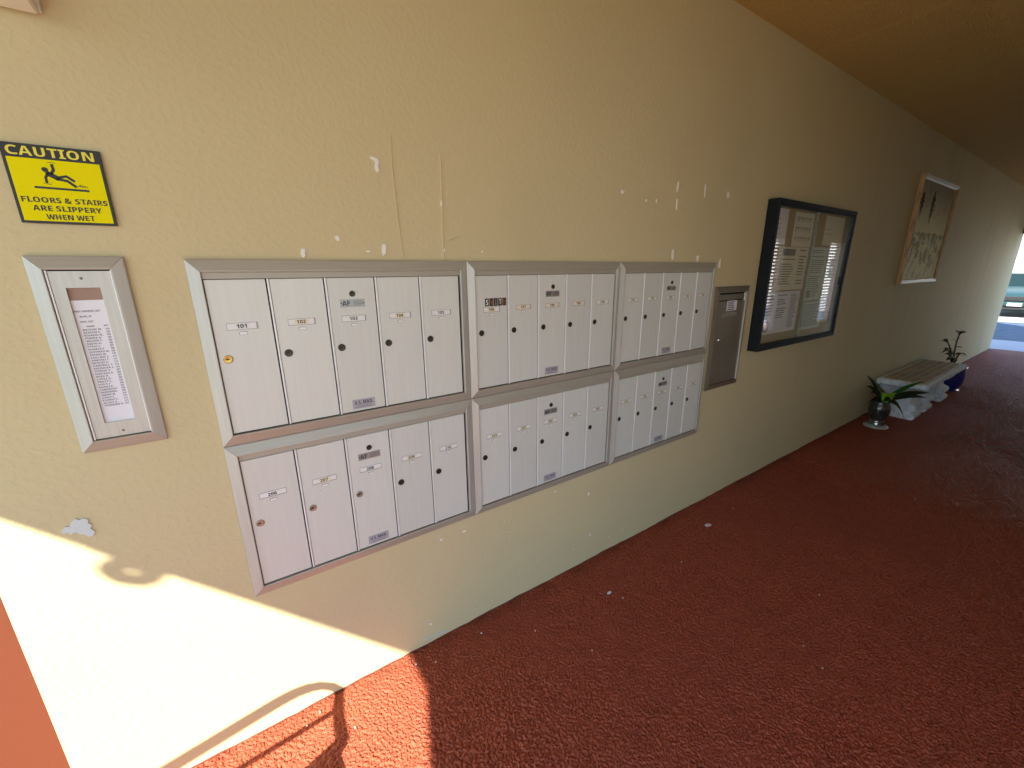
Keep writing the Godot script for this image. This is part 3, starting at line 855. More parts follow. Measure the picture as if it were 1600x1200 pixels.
func build_wall_fittings() -> void:
	# six mailbox units
	var cols := ["left", "middle", "right"]
	var lists := [[["101", "102", "103", "104", "105"], ["206", "207", "208", "209", "210"]], [["106", "107", "108", "109", "110"], ["201", "202", "203", "204", "205"]], [["111", "112", "113", "114", "115"], ["211", "212", "213", "214", "215"]]]
	var labels := [["upper aluminium mailbox unit nearest the directory, its first lock brass", "lower aluminium mailbox unit nearest the directory, three locks nickel"],
		["upper middle aluminium mailbox unit with dark letter tiles on its first door", "lower middle aluminium mailbox unit, under the one with dark letter tiles"],
		["upper aluminium mailbox unit beside the bronze letter drop", "lower aluminium mailbox unit beside the foot of the bronze letter drop"]]
	for c in 3:
		for r in 2: mailbox_unit(c, r, lists[c][r], labels[c][r])

	# caution sign
	var sg := thing("caution_sign", "yellow and black caution sign about slippery floors and stairs", "sign", Vector3(-0.2605, 1.6375, 0.0))
	var sw := 0.1520
	var shh := 0.1560
	bx("board", Vector3(0, 0, 0.0005), Vector3(sw, shh, 0.0035), M.sign_black, sg, 0.0005)
	bx("yellow_field", Vector3(0.0055, 0.0050, 0.0030), Vector3(sw - 0.0055, 0.1285, 0.0040), M.sign_yellow, sg)
	text("lettering", "CAUTION", Vector3(sw / 2 - 0.002, 0.1420, 0.0042), 0.132, 0.0178, M.sign_text, sg)
	text("lettering", "FLOORS & STAIRS", Vector3(sw / 2 + 0.001, 0.0478, 0.0046), 0.134, 0.0108, M.sign_black, sg)
	text("lettering", "ARE SLIPPERY", Vector3(sw / 2 + 0.001, 0.0310, 0.0046), 0.108, 0.0108, M.sign_black, sg)
	text("lettering", "WHEN WET", Vector3(sw / 2 + 0.002, 0.0138, 0.0046), 0.076, 0.0108, M.sign_black, sg)
	var pic := mk()
	var limb := func(pts: Array, w: float) -> void:
		for k in pts.size() - 1:
			var a: Vector2 = pts[k]
			var b: Vector2 = pts[k + 1]
			var n := (b - a).orthogonal().normalized() * w * 0.5
			var e := (b - a).normalized() * w * 0.35
			prism(pic, PackedVector2Array([a - n - e * 0.4, a - e, a + n - e * 0.4, b + n + e * 0.4, b + e, b - n + e * 0.4]), 0.0037 + 0.0001 * k, 0.0044 + 0.0001 * k)
	# outline measured on the sign: head, raised arm, body, legs, wet floor line
	prism(pic, rough_outline(Vector2(0.0575, 0.1085), 0.0050, 0.0048, 14, 0.0), 0.0037, 0.00465)
	limb.call([Vector2(0.0655, 0.1010), Vector2(0.0705, 0.1090), Vector2(0.0700, 0.1195)], 0.0048)
	limb.call([Vector2(0.0610, 0.1010), Vector2(0.0555, 0.0930), Vector2(0.0555, 0.0830)], 0.0042)
	limb.call([Vector2(0.0600, 0.1015), Vector2(0.0740, 0.0930)], 0.0095)
	limb.call([Vector2(0.0740, 0.0940), Vector2(0.0880, 0.0985), Vector2(0.0985, 0.0895)], 0.0048)
	limb.call([Vector2(0.0730, 0.0915), Vector2(0.0880, 0.0890), Vector2(0.0990, 0.0785)], 0.0052)
	limb.call([Vector2(0.0360, 0.0725), Vector2(0.1180, 0.0715)], 0.0042)
	for k in 4:
		limb.call([Vector2(0.1020 + k * 0.0035, 0.0785 + 0.001 * (k % 2)), Vector2(0.1075 + k * 0.0035, 0.0830 - 0.0012 * k)], 0.0012)
	limb.call([Vector2(0.0640, 0.1225), Vector2(0.0700, 0.1240), Vector2(0.0760, 0.1228)], 0.0008)
	limb.call([Vector2(0.0505, 0.0815), Vector2(0.0555, 0.0800), Vector2(0.0620, 0.0802)], 0.0008)
	obj("pictogram", pic, M.sign_black, sg)

	# directory of residents
	var dr := thing("directory_frame", "narrow aluminium directory frame holding a printed list behind its window", "directory", Vector3(-0.2755, 1.106, 0.0))
	var dw := 0.1625
	var dh := 0.464
	var o := Rect2(0, 0, dw, dh)
	var i := Rect2(0.0265, 0.029, dw - 0.053, dh - 0.059)
	for s in 4:
		var st := mk()
		mitre(st, o, i, s, [[0.0, 0.0005], [0.0, 0.0060], [0.1, 0.0075], [0.85, 0.0150], [0.95, 0.0155], [1.0, 0.0145], [1.0, 0.002]])
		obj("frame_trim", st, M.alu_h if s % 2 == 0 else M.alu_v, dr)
	bx("back_panel", Vector3(0.02, 0.02, 0.0008), Vector3(dw - 0.02, dh - 0.02, 0.002), M.dark, dr)
	# face plate with a window: four strips round it
	var fx0 := 0.0315
	var fx1 := dw - 0.0285
	var fy0 := 0.0315
	var fy1 := dh - 0.033
	var wx0 := 0.0535
	var wx1 := 0.1105
	var wy0 := 0.069
	var wy1 := 0.394
	var fpn := mk()
	mitre(fpn, Rect2(fx0, fy0, fx1 - fx0, fy1 - fy0), Rect2(wx0, wy0, wx1 - wx0, wy1 - wy0), 0, [[0.0, 0.002], [0.0, 0.0095], [1.0, 0.0095], [1.0, 0.0030]], 0.0)
	for s in [1, 2, 3]: mitre(fpn, Rect2(fx0, fy0, fx1 - fx0, fy1 - fy0), Rect2(wx0, wy0, wx1 - wx0, wy1 - wy0), s, [[0.0, 0.002], [0.0, 0.0095], [1.0, 0.0095], [1.0, 0.0030]], 0.0)
	var face := obj("face_plate", fpn, M.alu_v, dr)
	for sy in [fy0 + 0.013, fy1 - 0.016]:
		var sc := mk()
		lathe(sc, [Vector2(0.0030, 0.0), Vector2(0.0026, 0.0014), Vector2(0.0, 0.0018)], 12, Transform3D(Basis(Vector3.RIGHT, PI / 2), Vector3((fx0 + fx1) / 2, sy, 0.0095)))
		obj("screw", sc, M.screw, face)
	bx("edge_strip", Vector3(0.0278, 0.0305, 0.002), Vector3(0.0308, dh - 0.0315, 0.0118), M.edge, dr)
	bx("edge_strip", Vector3(dw - 0.0282, 0.0305, 0.002), Vector3(dw - 0.0268, dh - 0.0315, 0.0112), M.edge, dr)
	bx("backing_card", Vector3(wx0 - 0.004, wy0 - 0.004, 0.0021), Vector3(wx1 + 0.004, wy1 + 0.004, 0.0030), M.tan_card, dr)
	var ls := thing("resident_list", "white printed list of residents inside the directory frame", "paper", Vector3(-0.2755, 1.106, 0.0))
	bx("sheet", Vector3(wx0 + 0.0005, wy0 - 0.003, 0.0032), Vector3(wx1 + 0.003, wy1 - 0.028, 0.0040), M.paper, ls)
	text("heading", "UNIT OWNERS LIST", Vector3(wx0 + 0.023, wy1 - 0.053, 0.0043), 0.045, 0.0040, M.ink_pale, ls)
	text("heading", "BLDG. M", Vector3(wx0 + 0.018, wy1 - 0.065, 0.0043), 0.019, 0.0040, M.ink_pale, ls)
	text("heading", "MAIL LIST", Vector3(wx0 + 0.018, wy1 - 0.077, 0.0043), 0.022, 0.0040, M.ink_pale, ls)
	text("heading", "NAME", Vector3(wx0 + 0.022, wy1 - 0.088, 0.0043), 0.013, 0.0036, M.ink_pale, ls)
	text("heading", "APT.", Vector3(wx0 + 0.049, wy1 - 0.088, 0.0043), 0.009, 0.0036, M.ink_pale, ls)
	var entries := ["MATOVIC M.", "REASON S.", "ROSARIO M.", "FISHER D.", "WALKER C.", "SMITH H.", "PENA J.", "SUAREZ F.", "GOFFREDO M.", "PATINO M.", "COLLINS I.", "SANCHEZ C.", "MONTES D.", "CAMPBELL T.", "ESPINOSA I.", "TORRES V.", "HURTADO R.", "REED R.", "LOPEZ A.", "PRATT L.", "DIAZ J.", "NUNEZ E.", "CAMERON P.", "GREENBERG", "AMARO M.", "CRUZ I.", "FLORES C.", "SCALI S.", "THERRIEN A."]
	var y := wy1 - 0.096
	for k in entries.size():
		var e: String = entries[k]
		text("entry", e, Vector3(wx0 + 0.0075 + 0.0016 * e.length(), y, 0.0043), 0.0032 * e.length(), 0.0040, M.ink_pale, ls)
		text("entry_number", "%d" % ((101 + k) if k < 15 else (201 + k - 15)), Vector3(wx0 + 0.0495, y, 0.0043), 0.0072, 0.0040, M.ink_pale, ls)
		y -= 0.00665

	# white box above the sign
	var wb := thing("wall_fixture", "white box fixture on the wall above the caution sign", "light fixture", Vector3(-0.147, 2.036, 0.0))
	bx("housing", Vector3(-0.34, 0.0, 0.0005), Vector3(0.0, 0.19, 0.065), M.fixture, wb, 0.004)
	bx("backplate", Vector3(-0.335, 0.004, 0.0002), Vector3(0.0035, 0.186, 0.006), M.white_paint, wb, 0.001)

	# letter drop
	var lx := 2.414
	var lb := thing("letter_drop", "bronze letter drop box with a slot, set in the wall past the mailboxes", "mailbox", Vector3(lx, 0.805, 0.0))
	var lw := 0.372
	var lh := 0.625
	for s in 4:
		var st := mk()
		mitre(st, Rect2(0, 0, lw, lh), Rect2(0.030, 0.031, lw - 0.067, lh - 0.064), s, [[0.0, 0.0005], [0.0, 0.0055], [0.1, 0.007], [0.85, 0.0145], [1.0, 0.0150], [1.0, 0.002]])
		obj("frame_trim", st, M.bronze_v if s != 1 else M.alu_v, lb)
	bx("door", Vector3(0.032, 0.033, 0.001), Vector3(lw - 0.039, 0.535, 0.0080), M.bronze_v, lb, 0.001)
	bx("slot_recess", Vector3(0.034, 0.538, 0.001), Vector3(lw - 0.041, lh - 0.036, 0.003), M.dark, lb)
	bx("slot_flap", Vector3(0.050, 0.546, 0.003), Vector3(lw - 0.060, lh - 0.046, 0.0095), M.bronze, lb, 0.001)
	bx("hinge_block", Vector3(lw - 0.058, 0.540, 0.003), Vector3(lw - 0.044, lh - 0.042, 0.0120), M.edge, lb, 0.001)
	bx("sticker", Vector3(0.130, 0.482, 0.0075), Vector3(0.240, 0.541, 0.0088), M.paper, lb)
	var pt := mk()
	print_lines(pt, Vector2(0.138, 0.488), Vector2(0.232, 0.536), 0.0086, 0.011, 0.006)
	obj("small_print", pt, M.ink_pale, lb)
	text("lettering", "LETTERS", Vector3(0.172, 0.459, 0.0085), 0.158, 0.022, M.alu_v, lb)
	var kn := mk()
	lathe(kn, [Vector2(0.013, 0.0), Vector2(0.013, 0.006), Vector2(0.009, 0.011), Vector2(0.0, 0.012)], 14, Transform3D(Basis(Vector3.RIGHT, PI / 2), Vector3(0.083, 0.310, 0.008)))
	obj("lock", kn, M.chrome, lb)

	build_notice_board()
	build_picture()

func build_notice_board() -> void:
	var x0 := 2.872
	var x1 := 4.085
	var y0 := 1.006
	var y1 := 1.936
	var d := 0.067
	var nb := thing("notice_board", "black framed notice cabinet with two sliding glass panes", "notice board", Vector3(x0, y0, 0.0))
	var w := x1 - x0
	var h := y1 - y0
	for s in 4:
		var st := mk()
		mitre(st, Rect2(0, 0, w, h), Rect2(0.026, 0.028, w - 0.052, h - 0.056), s, [[0.0, 0.0005], [0.0, d - 0.002], [0.06, d], [0.94, d], [1.0, d - 0.002], [1.0, 0.010]])
		obj("frame_side", st, M.board_frame, nb)
	bx("cork_back", Vector3(0.02, 0.02, 0.001), Vector3(w - 0.02, h - 0.02, 0.011), M.cork, nb)
	bx("sliding_track", Vector3(0.0265, 0.0285, 0.040), Vector3(w - 0.0265, 0.040, 0.0605), M.board_frame, nb)
	bx("sliding_track", Vector3(0.0265, h - 0.040, 0.040), Vector3(w - 0.0265, h - 0.0285, 0.0605), M.board_frame, nb)
	var gl := bx("glass_pane", Vector3(0.028, 0.0405, 0.0440), Vector3(0.625, h - 0.0405, 0.0475), M.glass, nb)
	bx("pane_edge", Vector3(0.6255, 0.0405, 0.0437), Vector3(0.6275, h - 0.0405, 0.0478), M.glass_edge, gl)
	var gr := bx("glass_pane", Vector3(0.575, 0.0405, 0.0525), Vector3(w - 0.028, h - 0.0405, 0.0560), M.glass, nb)
	bx("pane_edge", Vector3(0.5720, 0.0405, 0.0522), Vector3(0.5745, h - 0.0405, 0.0563), M.glass_edge, gr)
	bx("finger_pull", Vector3(w - 0.075, 0.40, 0.0563), Vector3(w - 0.055, 0.46, 0.0610), M.rubber, gr, 0.002)
	# notices: x0,x1,y0,y1, paper, label, layout
	var list := [
		[2.990, 3.135, 1.680, 1.895, "paper", "blank white strip of paper at the top left of the notice board"],
		[3.228, 3.515, 1.672, 1.888, "paper_warm", "cream notice with large dark handwriting at the top of the board"],
		[3.068, 3.505, 1.388, 1.668, "paper_warm", "cream form with a grey photo box in the middle of the left pane"],
		[2.990, 3.480, 1.098, 1.378, "paper", "white flyer with a red ring sign at the lower left of the board"],
		[3.700, 4.030, 1.692, 1.893, "paper_warm", "blank cream sheet at the top right of the notice board"],
		[3.560, 3.820, 1.300, 1.676, "paper_green", "pale green printed sheet left in the right pane of the board"],
		[3.832, 4.045, 1.200, 1.680, "paper_warm", "tall cream printed sheet at the right edge of the board"],
		[3.570, 3.900, 1.085, 1.290, "paper_green", "pale green sheet low in the right pane of the board"]]
	for k in list.size():
		var p: Array = list[k]
		var nt := thing("notice", p[5], "notice", Vector3.ZERO, "notices pinned in the board")
		var z := 0.0115 + 0.0008 * k
		bx("sheet", Vector3(p[0], p[2], z), Vector3(p[1], p[3], z + 0.0006), M[p[4]], nt)
		var st := mk()
		var zz := z + 0.0004
		var wd: float = p[1] - p[0]
		var ht: float = p[3] - p[2]
		match k:
			1:
				for q in 3:
					var yy: float = p[3] - 0.035 - q * 0.062
					var xx: float = p[0] + 0.03
					while xx < p[1] - 0.05:
						var s := rng.randf_range(0.012, 0.024)
						box(st, Vector3(xx, yy - 0.022, zz), Vector3(xx + s * 0.35, yy + 0.010, zz + 0.0007))
						box(st, Vector3(xx, yy - 0.004, zz), Vector3(xx + s, yy + 0.004, zz + 0.0006))
						xx += s + 0.014
			2:
				box(st, Vector3(p[0] + 0.06, p[3] - 0.055, zz), Vector3(p[0] + 0.24, p[3] - 0.012, zz + 0.0006))
				print_lines(st, Vector2(p[0] + 0.05, p[2] + 0.03), Vector2(p[0] + wd * 0.62, p[3] - 0.075), zz, 0.016, 0.006)
				print_lines(st, Vector2(p[0] + wd * 0.70, p[2] + 0.03), Vector2(p[1] - 0.02, p[3] - 0.015), zz, 0.02, 0.008)
			3:
				print_lines(st, Vector2(p[0] + 0.02, p[2] + 0.12), Vector2(p[0] + wd * 0.28, p[3] - 0.02), zz, 0.02, 0.010)
				print_lines(st, Vector2(p[0] + wd * 0.34, p[2] + 0.10), Vector2(p[0] + wd * 0.66, p[3] - 0.02), zz, 0.015, 0.006)
				print_lines(st, Vector2(p[0] + wd * 0.72, p[2] + 0.03), Vector2(p[1] - 0.02, p[3] - 0.02), zz, 0.010, 0.004)
			0, 4:
				print_lines(st, Vector2(p[0] + 0.02, p[2] + ht * 0.3), Vector2(p[0] + wd * 0.5, p[3] - 0.06), zz, 0.03, 0.003)
			_:
				print_lines(st, Vector2(p[0] + 0.02, p[2] + 0.02), Vector2(p[1] - 0.02, p[3] - 0.02), zz, 0.014, 0.005)
		obj("print", st, M.ink_pale, nt)
		if k == 3:
			var rg := mk()
			for q in 20:
				var a := TAU * q / 20
				var b := TAU * (q + 1) / 20
				var c := Vector2(p[0] + 0.055, p[2] + 0.055)
				prism(rg, PackedVector2Array([c + Vector2(cos(a), sin(a)) * 0.030, c + Vector2(cos(b), sin(b)) * 0.030, c + Vector2(cos(b), sin(b)) * 0.040, c + Vector2(cos(a), sin(a)) * 0.040]), zz, zz + 0.0007)
			obj("ring_mark", rg, M.maroon, nt)
		if k == 5:
			bx("green_tab", Vector3(p[0] + 0.01, p[2] + 0.02, zz + 0.0002), Vector3(p[0] + 0.07, p[2] + 0.07, zz + 0.0009), M.leaf_green, nt)

func picture_image() -> ImageTexture:
	var w := 512
	var h := 400
	var im := Image.create(w, h, false, Image.FORMAT_RGB8)
	var a := FastNoiseLite.new(); a.seed = 61; a.frequency = 0.012; a.fractal_octaves = 5
	var b := FastNoiseLite.new(); b.seed = 62; b.frequency = 0.05; b.fractal_octaves = 4
	for y in h:
		for x in w:
			var v := float(y) / h
			var n := a.get_noise_2d(x, y)
			var f := b.get_noise_2d(x * 0.5, y * 1.6)
			var c := Color(0.64, 0.60, 0.51).lerp(Color(0.92, 0.90, 0.72), smoothstep(0.0, 0.5, v + 0.08 * n))
			if v > 0.50 + 0.03 * n:
				var t := smoothstep(-0.45, 0.35, 0.9 * a.get_noise_2d(x * 1.3, y * 1.1 + 90.0) + 0.3 * f + (v - 0.66) * 1.3)
				c = Color(0.68, 0.67, 0.50).lerp(Color(0.97, 0.96, 0.80), t)
			# a pale stream
			var sy := 0.66 - 0.05 * sin(x * 0.012) - 0.0002 * x
			if absf(v - sy) < 0.012 and x > 60 and x < 420: c = c.lerp(Color(0.85, 0.86, 0.76), 0.8)
			# two bare dark firs, hanging in mist
			for tr in [[0.12, 0.12, 0.36], [0.42, 0.08, 0.42]]:
				var u := (v - tr[1]) / (tr[2] - tr[1]) as float
				if u > 0.0 and u < 1.0:
					var half := (0.008 + 0.040 * sin(PI * u) * (0.6 + 0.8 * absf(sin(u * 19.0 + n * 4.0)))) * (1.0 - 0.5 * u)
					if absf(float(x) / w - tr[0] - 0.02 * f) < half: c = c.lerp(Color(0.08, 0.08, 0.07), 0.9 - 0.5 * u)
			im.set_pixel(x, y, c)
	return ImageTexture.create_from_image(im)

func build_picture() -> void:
	var x0 := 5.62
	var x1 := 6.90
	var y0 := 1.37
	var y1 := 2.385
	var w := x1 - x0
	var h := y1 - y0
	var fr := thing("framed_picture", "large framed misty landscape print hanging beyond the notice board", "picture", Vector3(x0, y0, 0.0))
	for s in 4:
		var st := mk()
		mitre(st, Rect2(0, 0, w, h), Rect2(0.045, 0.045, w - 0.09, h - 0.09), s, [[0.0, 0.001], [0.0, 0.036], [0.15, 0.040], [0.8, 0.034], [1.0, 0.026], [1.0, 0.012]])
		obj("frame_side", st, M.wood if s % 2 == 1 else M.pale_wood, fr)
	var pm := StandardMaterial3D.new()
	pm.albedo_texture = picture_image()
	pm.roughness = 0.7
	pm.metallic_specular = 0.1
	pm.cull_mode = BaseMaterial3D.CULL_DISABLED
	var st2 := SurfaceTool.new()
	st2.begin(Mesh.PRIMITIVE_TRIANGLES)
	var lo := Vector2(0.035, 0.035)
	var hi := Vector2(w - 0.035, h - 0.035)
	for v in [[0, 0], [0, 1], [1, 1], [0, 0], [1, 1], [1, 0]]:
		st2.set_uv(Vector2(v[0], 1 - v[1]))
		st2.set_normal(Vector3(0, 0, 1))
		st2.add_vertex(Vector3(lerpf(lo.x, hi.x, v[0]), lerpf(lo.y, hi.y, v[1]), 0.014))
	inst("print", st2.commit(), pm, fr)
	bx("backing", Vector3(0.03, 0.03, 0.002), Vector3(w - 0.03, h - 0.03, 0.012), M.tan_card, fr)

func build_floor_things() -> void:
	# paper scraps and flakes on the floor
	var scraps := [[2.316, 0.189, 0.020, 0.016, "largest white paper scrap on the red floor, below the mailboxes"], [1.400, 0.233, 0.012, 0.006, "small torn white scrap on the red floor near the wall"]]
	for s in scraps:
		var st := mk()
		prism(st, rough_outline(Vector2.ZERO, s[2], s[3], 9, 0.22), 0.0, 0.0025, Transform3D(Basis(Vector3.RIGHT, Vector3.BACK, Vector3.UP), Vector3(s[0], 0.002, s[1])))
		tag(obj("paper_scrap", st, M.paper), s[4], "paper scrap")
	var flakes := [[1.429, 0.293, "tiny white flake just right of the small torn scrap"], [2.623, 0.177, "tiny white flake beyond the largest scrap, close to the wall foot"], [1.886, 0.30, "tiny white flake on the floor between the two paper scraps"], [1.104, 0.415, "tiny white flake on the floor left of and below the small torn scrap"], [0.766, 0.08, "tiny white flake at the wall foot just right of the sunlit patch"], [0.968, 0.203, "tiny white flake on the shaded floor under the lower middle mailboxes"], [2.227, 0.817, "tiny white flake far out on the floor, straight out from the largest scrap"], [1.798, 0.986, "tiny white flake nearest the bottom edge of the shaded floor"], [1.849, 0.899, "tiny white flake just above the flake nearest the bottom edge"], [0.119, 0.042, "tiny white flake on the sunlit floor, nearest the wall by the rail shadow"], [0.073, 0.068, "tiny white flake on the sunlit floor, leftmost of all the flakes"], [0.211, 0.169, "tiny white flake in the middle of the sunlit floor patch"], [0.474, 0.061, "tiny white flake right on the edge of the sunlit floor patch"], [0.545, 0.095, "tiny white flake just inside the shade beside the sunlit patch"], [3.615, 0.651, "tiny white flake on the floor in front of the notice board"], [3.754, 0.819, "tiny white flake farthest right on the floor, past the notice board"]]
	for p in flakes:
		var st := mk()
		prism(st, rough_outline(Vector2.ZERO, rng.randf_range(0.002, 0.0034), rng.randf_range(0.002, 0.004), 6, 0.3), 0.0, 0.002, Transform3D(Basis(Vector3.RIGHT, Vector3.BACK, Vector3.UP), Vector3(p[0], 0.002, p[1])))
		tag(obj("paint_flake", st, M.paper), p[2], "paint flake", "paint flakes on the red floor")

	# concrete bench with tiles let into its seat
	var bx0 := 5.635
	var bl := 1.64
	var bz0 := 0.012
	var bd := 0.405
	var top := 0.415
	var bn := thing("concrete_bench", "pale concrete bench with scrolled legs and tan tiled seat against the wall", "bench", Vector3(bx0, 0.0, bz0))
	var sl := mk()
	box(sl, Vector3(0, top - 0.075, 0), Vector3(bl, top - 0.006, bd), 0.018)
	var slab := obj("seat", sl, M.concrete, bn)
	var rows := 5
	var colsn := 12
	var tw := (bl - 0.11) / colsn
	var th := (bd - 0.085) / rows
	for r in rows:
		for c in colsn:
			var off := 0.0
			var st := mk()
			var p := Vector3(0.055 + c * tw + off, top - 0.0075, 0.04 + r * th)
			box(st, p + Vector3(0.004, 0, 0.004), p + Vector3(tw - 0.004, 0.0055 + rng.randf_range(-0.0008, 0.0008), th - 0.004), 0.0015)
			obj("tile", st, M.tiles[rng.randi() % 4], slab)
	# three carved supports: outline across the bench, pulled along it
	var half := [[0.135, 0.0], [0.150, 0.018], [0.150, 0.050], [0.128, 0.066], [0.112, 0.072], [0.118, 0.086], [0.140, 0.100], [0.150, 0.125], [0.142, 0.150], [0.112, 0.164], [0.092, 0.176], [0.086, 0.205], [0.096, 0.235], [0.128, 0.262], [0.160, 0.285], [0.172, 0.312], [0.172, 0.341]]
	for lxp in [0.105, 0.535, 1.185]:
		var pts := PackedVector2Array()
		for q in half: pts.append(Vector2(0.195 + q[0], q[1]))
		for k in half.size(): pts.append(Vector2(0.195 - half[half.size() - 1 - k][0], half[half.size() - 1 - k][1]))
		var lg := mk()
		# polygon x runs across the bench (z), polygon z runs along it (x)
		prism(lg, pts, lxp, lxp + 0.24, Transform3D(Basis(Vector3.BACK, Vector3.UP, Vector3.RIGHT), Vector3.ZERO))
		obj("leg", lg, M.concrete, bn)

	# urn with dark strap leaves in front of the bench
	var vp := Vector3(5.235, 0.0, 0.19)
	var va := thing("urn_planter", "dark silvery embossed urn holding long dark leaves in front of the bench", "planter", vp)
	var vs := mk()
	lathe(vs, [Vector2(0.055, 0.060), Vector2(0.050, 0.085), Vector2(0.060, 0.098), Vector2(0.078, 0.130), Vector2(0.086, 0.170), Vector2(0.083, 0.210), Vector2(0.074, 0.240), Vector2(0.068, 0.250), Vector2(0.075, 0.268), Vector2(0.066, 0.270), Vector2(0.060, 0.24)], 32)
	obj("urn_body", vs, M.vase, va)
	var vr := mk()
	lathe(vr, [Vector2(0.062, 0.028), Vector2(0.066, 0.038), Vector2(0.055, 0.048), Vector2(0.062, 0.062), Vector2(0.054, 0.076)], 32)
	obj("foot_ring", vr, M.vase_plain, va)
	var vb := mk()
	lathe(vb, [Vector2(0.0, 0.001), Vector2(0.096, 0.001), Vector2(0.099, 0.010), Vector2(0.086, 0.022), Vector2(0.062, 0.030)], 32)
	obj("base", vb, M.vase_base, va)
	var vsoil := mk()
	lathe(vsoil, [Vector2(0.064, 0.252), Vector2(0.0, 0.256)], 20)
	obj("soil", vsoil, M.soil, va)
	var pl := thing("strap_leaf_plant", "plant with long dark pointed leaves and a lime green tuft, growing in the urn", "plant", vp + Vector3(0, 0.255, 0))
	var right := Vector3(0.72, 0, 0.70)
	var lv := [[Vector3(-0.36, 0.27, -0.04), 0.04, 0.034, "leaf_dark"], [Vector3(-0.22, 0.20, 0.02), 0.05, 0.026, "leaf_dark"], [Vector3(0.24, 0.17, 0.17), 0.03, 0.030, "leaf_green"], [Vector3(0.30, 0.075, 0.21), 0.035, 0.032, "leaf_dark"], [Vector3(0.30, 0.03, 0.20), 0.04, 0.028, "leaf_dark"], [Vector3(0.17, -0.15, 0.13), 0.09, 0.026, "leaf_dark"], [Vector3(-0.15, -0.01, -0.05), 0.05, 0.026, "leaf_dark"], [Vector3(-0.12, 0.02, 0.10), 0.05, 0.028, "leaf_dark"], [Vector3(0.10, -0.02, 0.02), 0.06, 0.035, "leaf_dark"], [Vector3(0.05, 0.03, -0.10), 0.07, 0.030, "leaf_dark"], [Vector3(-0.14, 0.14, -0.08), 0.04, 0.028, "leaf_dark"]]
	for l in lv:
		var st := mk()
		var tip: Vector3 = l[0] * 1.22
		blade(st, Vector3(0, 0.0, 0), tip, l[1], l[2], Vector3(-tip.y * 0.6, absf(tip.x) + 0.05, -tip.z * 0.3))
		obj("leaf", st, M[l[3]], pl)
	for k in 7:
		var a := TAU * k / 7.0
		var st := mk()
		blade(st, Vector3(-0.01, 0.01, 0.03), Vector3(-0.01 + 0.055 * cos(a), 0.095 + 0.02 * sin(a * 2.0), 0.05 + 0.055 * sin(a)), 0.025, 0.042, Vector3(-sin(a), 0.2, cos(a)))
		obj("young_leaf", st, M.leaf_lime, pl)

	# blue glazed pot beyond the bench
	var bp := Vector3(7.62, 0.0, 0.25)
	var bpot := thing("blue_pot", "deep blue glazed pot standing past the far end of the bench", "planter", bp)
	var bs := mk()
	lathe(bs, [Vector2(0.0, 0.012), Vector2(0.09, 0.012), Vector2(0.125, 0.09), Vector2(0.138, 0.18), Vector2(0.125, 0.27), Vector2(0.138, 0.31), Vector2(0.128, 0.315), Vector2(0.115, 0.27)], 28)
	obj("pot", bs, M.blue_glaze, bpot)
	var bsau := mk()
	lathe(bsau, [Vector2(0.0, 0.001), Vector2(0.11, 0.001), Vector2(0.115, 0.010), Vector2(0.0, 0.0115)], 28)
	obj("foot", bsau, M.blue_glaze, bpot)
	var bso := mk()
	lathe(bso, [Vector2(0.118, 0.285), Vector2(0.0, 0.29)], 20)
	obj("soil", bso, M.soil, bpot)
	var pp := thing("drooping_plant", "straggly dark plant with a tall bent stem growing in the blue pot", "plant", bp + Vector3(0, 0.29, 0))
	var stems := [[Vector3(0.0, 0.36, -0.04), Vector3(0.05, 0.44, -0.02)], [Vector3(-0.10, 0.26, -0.05), Vector3(-0.22, 0.25, -0.06)], [Vector3(-0.07, 0.20, 0.0), Vector3(-0.20, 0.15, 0.0)], [Vector3(0.0, 0.26, -0.06), Vector3(-0.05, 0.33, -0.10)], [Vector3(0.08, 0.08, 0.08), Vector3(0.13, 0.0, 0.12)], [Vector3(0.03, 0.22, 0.02), Vector3(0.08, 0.18, 0.03)]]
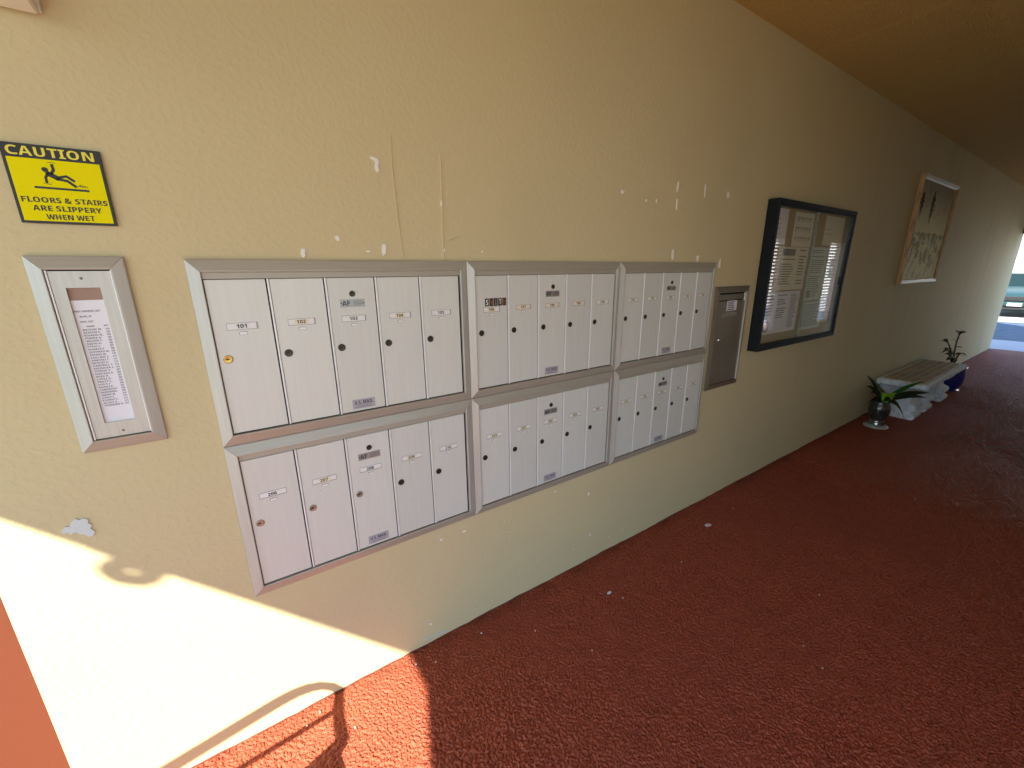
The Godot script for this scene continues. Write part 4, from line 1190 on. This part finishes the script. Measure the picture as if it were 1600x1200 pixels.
	for s in stems:
		var st := mk()
		var pth := []
		for k in 8:
			var u := k / 7.0
			pth.append(Vector3.ZERO.lerp(s[0], u).lerp((s[0] as Vector3).lerp(s[1], u), u))
		tube(st, pth, 0.011, 0.006, 6)
		var stem := obj("stem", st, M.leaf_olive, pp)
		var dirv: Vector3 = (s[1] - s[0]).normalized()
		for q in 6:
			var c: Vector3 = pth[2 + q]
			var a := rng.randf() * TAU
			var st3 := mk()
			var tp := c + dirv * 0.03 + Vector3(cos(a), rng.randf_range(-0.7, 0.2), sin(a)) * 0.055
			blade(st3, c, tp, 0.014, 0.020, Vector3(-sin(a), 0.4, cos(a)))
			obj("leaf", st3, M.leaf_dark if q % 2 == 0 else M.leaf_olive, stem)
	for k in 9:
		var a := TAU * k / 9.0
		var st := mk()
		blade(st, Vector3(0.05, 0.43, -0.02), Vector3(0.06 + 0.06 * cos(a), 0.455 + 0.012 * sin(a * 3.0), -0.02 + 0.06 * sin(a)), 0.008, 0.020, Vector3(-sin(a), 0.1, cos(a)))
		obj("leaf", st, M.leaf_dark, pp)
func build_street() -> void:
	car(Vector3(22.4, 0.0, -0.66))
	var fb := thing("far_building", "pale building across the street behind the parked car", "building", Vector3(31.0, 0.0, -9.0))
	bx("wall", Vector3(0, 0.0, -16.0), Vector3(8, 6.2, 26.0), M.far_wall, fb)
	bx("roof", Vector3(-0.4, 6.201, -16.4), Vector3(8.4, 6.5, 26.4), M.white_paint, fb)
	for k in 13:
		for r in 2:
			var zc := -13.0 + k * 3.1
			var yb := 0.9 + r * 2.9
			var wn := bx("window", Vector3(-0.05, yb, zc - 0.7), Vector3(0.02, yb + 1.3, zc + 0.7), M.white_paint, fb)
			for q in [-1, 1]:
				bx("pane", Vector3(-0.07, yb + 0.07, zc + (0.04 if q > 0 else -0.63)), Vector3(-0.045, yb + 1.23, zc + (0.63 if q > 0 else -0.04)), M.window_glass, wn)
	var fn := thing("railing_fence", "white railing fence across the street in front of the pale building", "fence", Vector3(27.5, 0.0, -8.0))
	for yy in [0.25, 1.55]:
		bx("rail", Vector3(-0.02, yy, -12.0), Vector3(0.02, yy + 0.05, 24.0), M.white_paint, fn)
	for k in 145:
		bx("picket", Vector3(-0.0125, 0.0, -12.0 + k * 0.25 - 0.0125), Vector3(0.0125, 1.7, -12.0 + k * 0.25 + 0.0125), M.white_paint, fn)
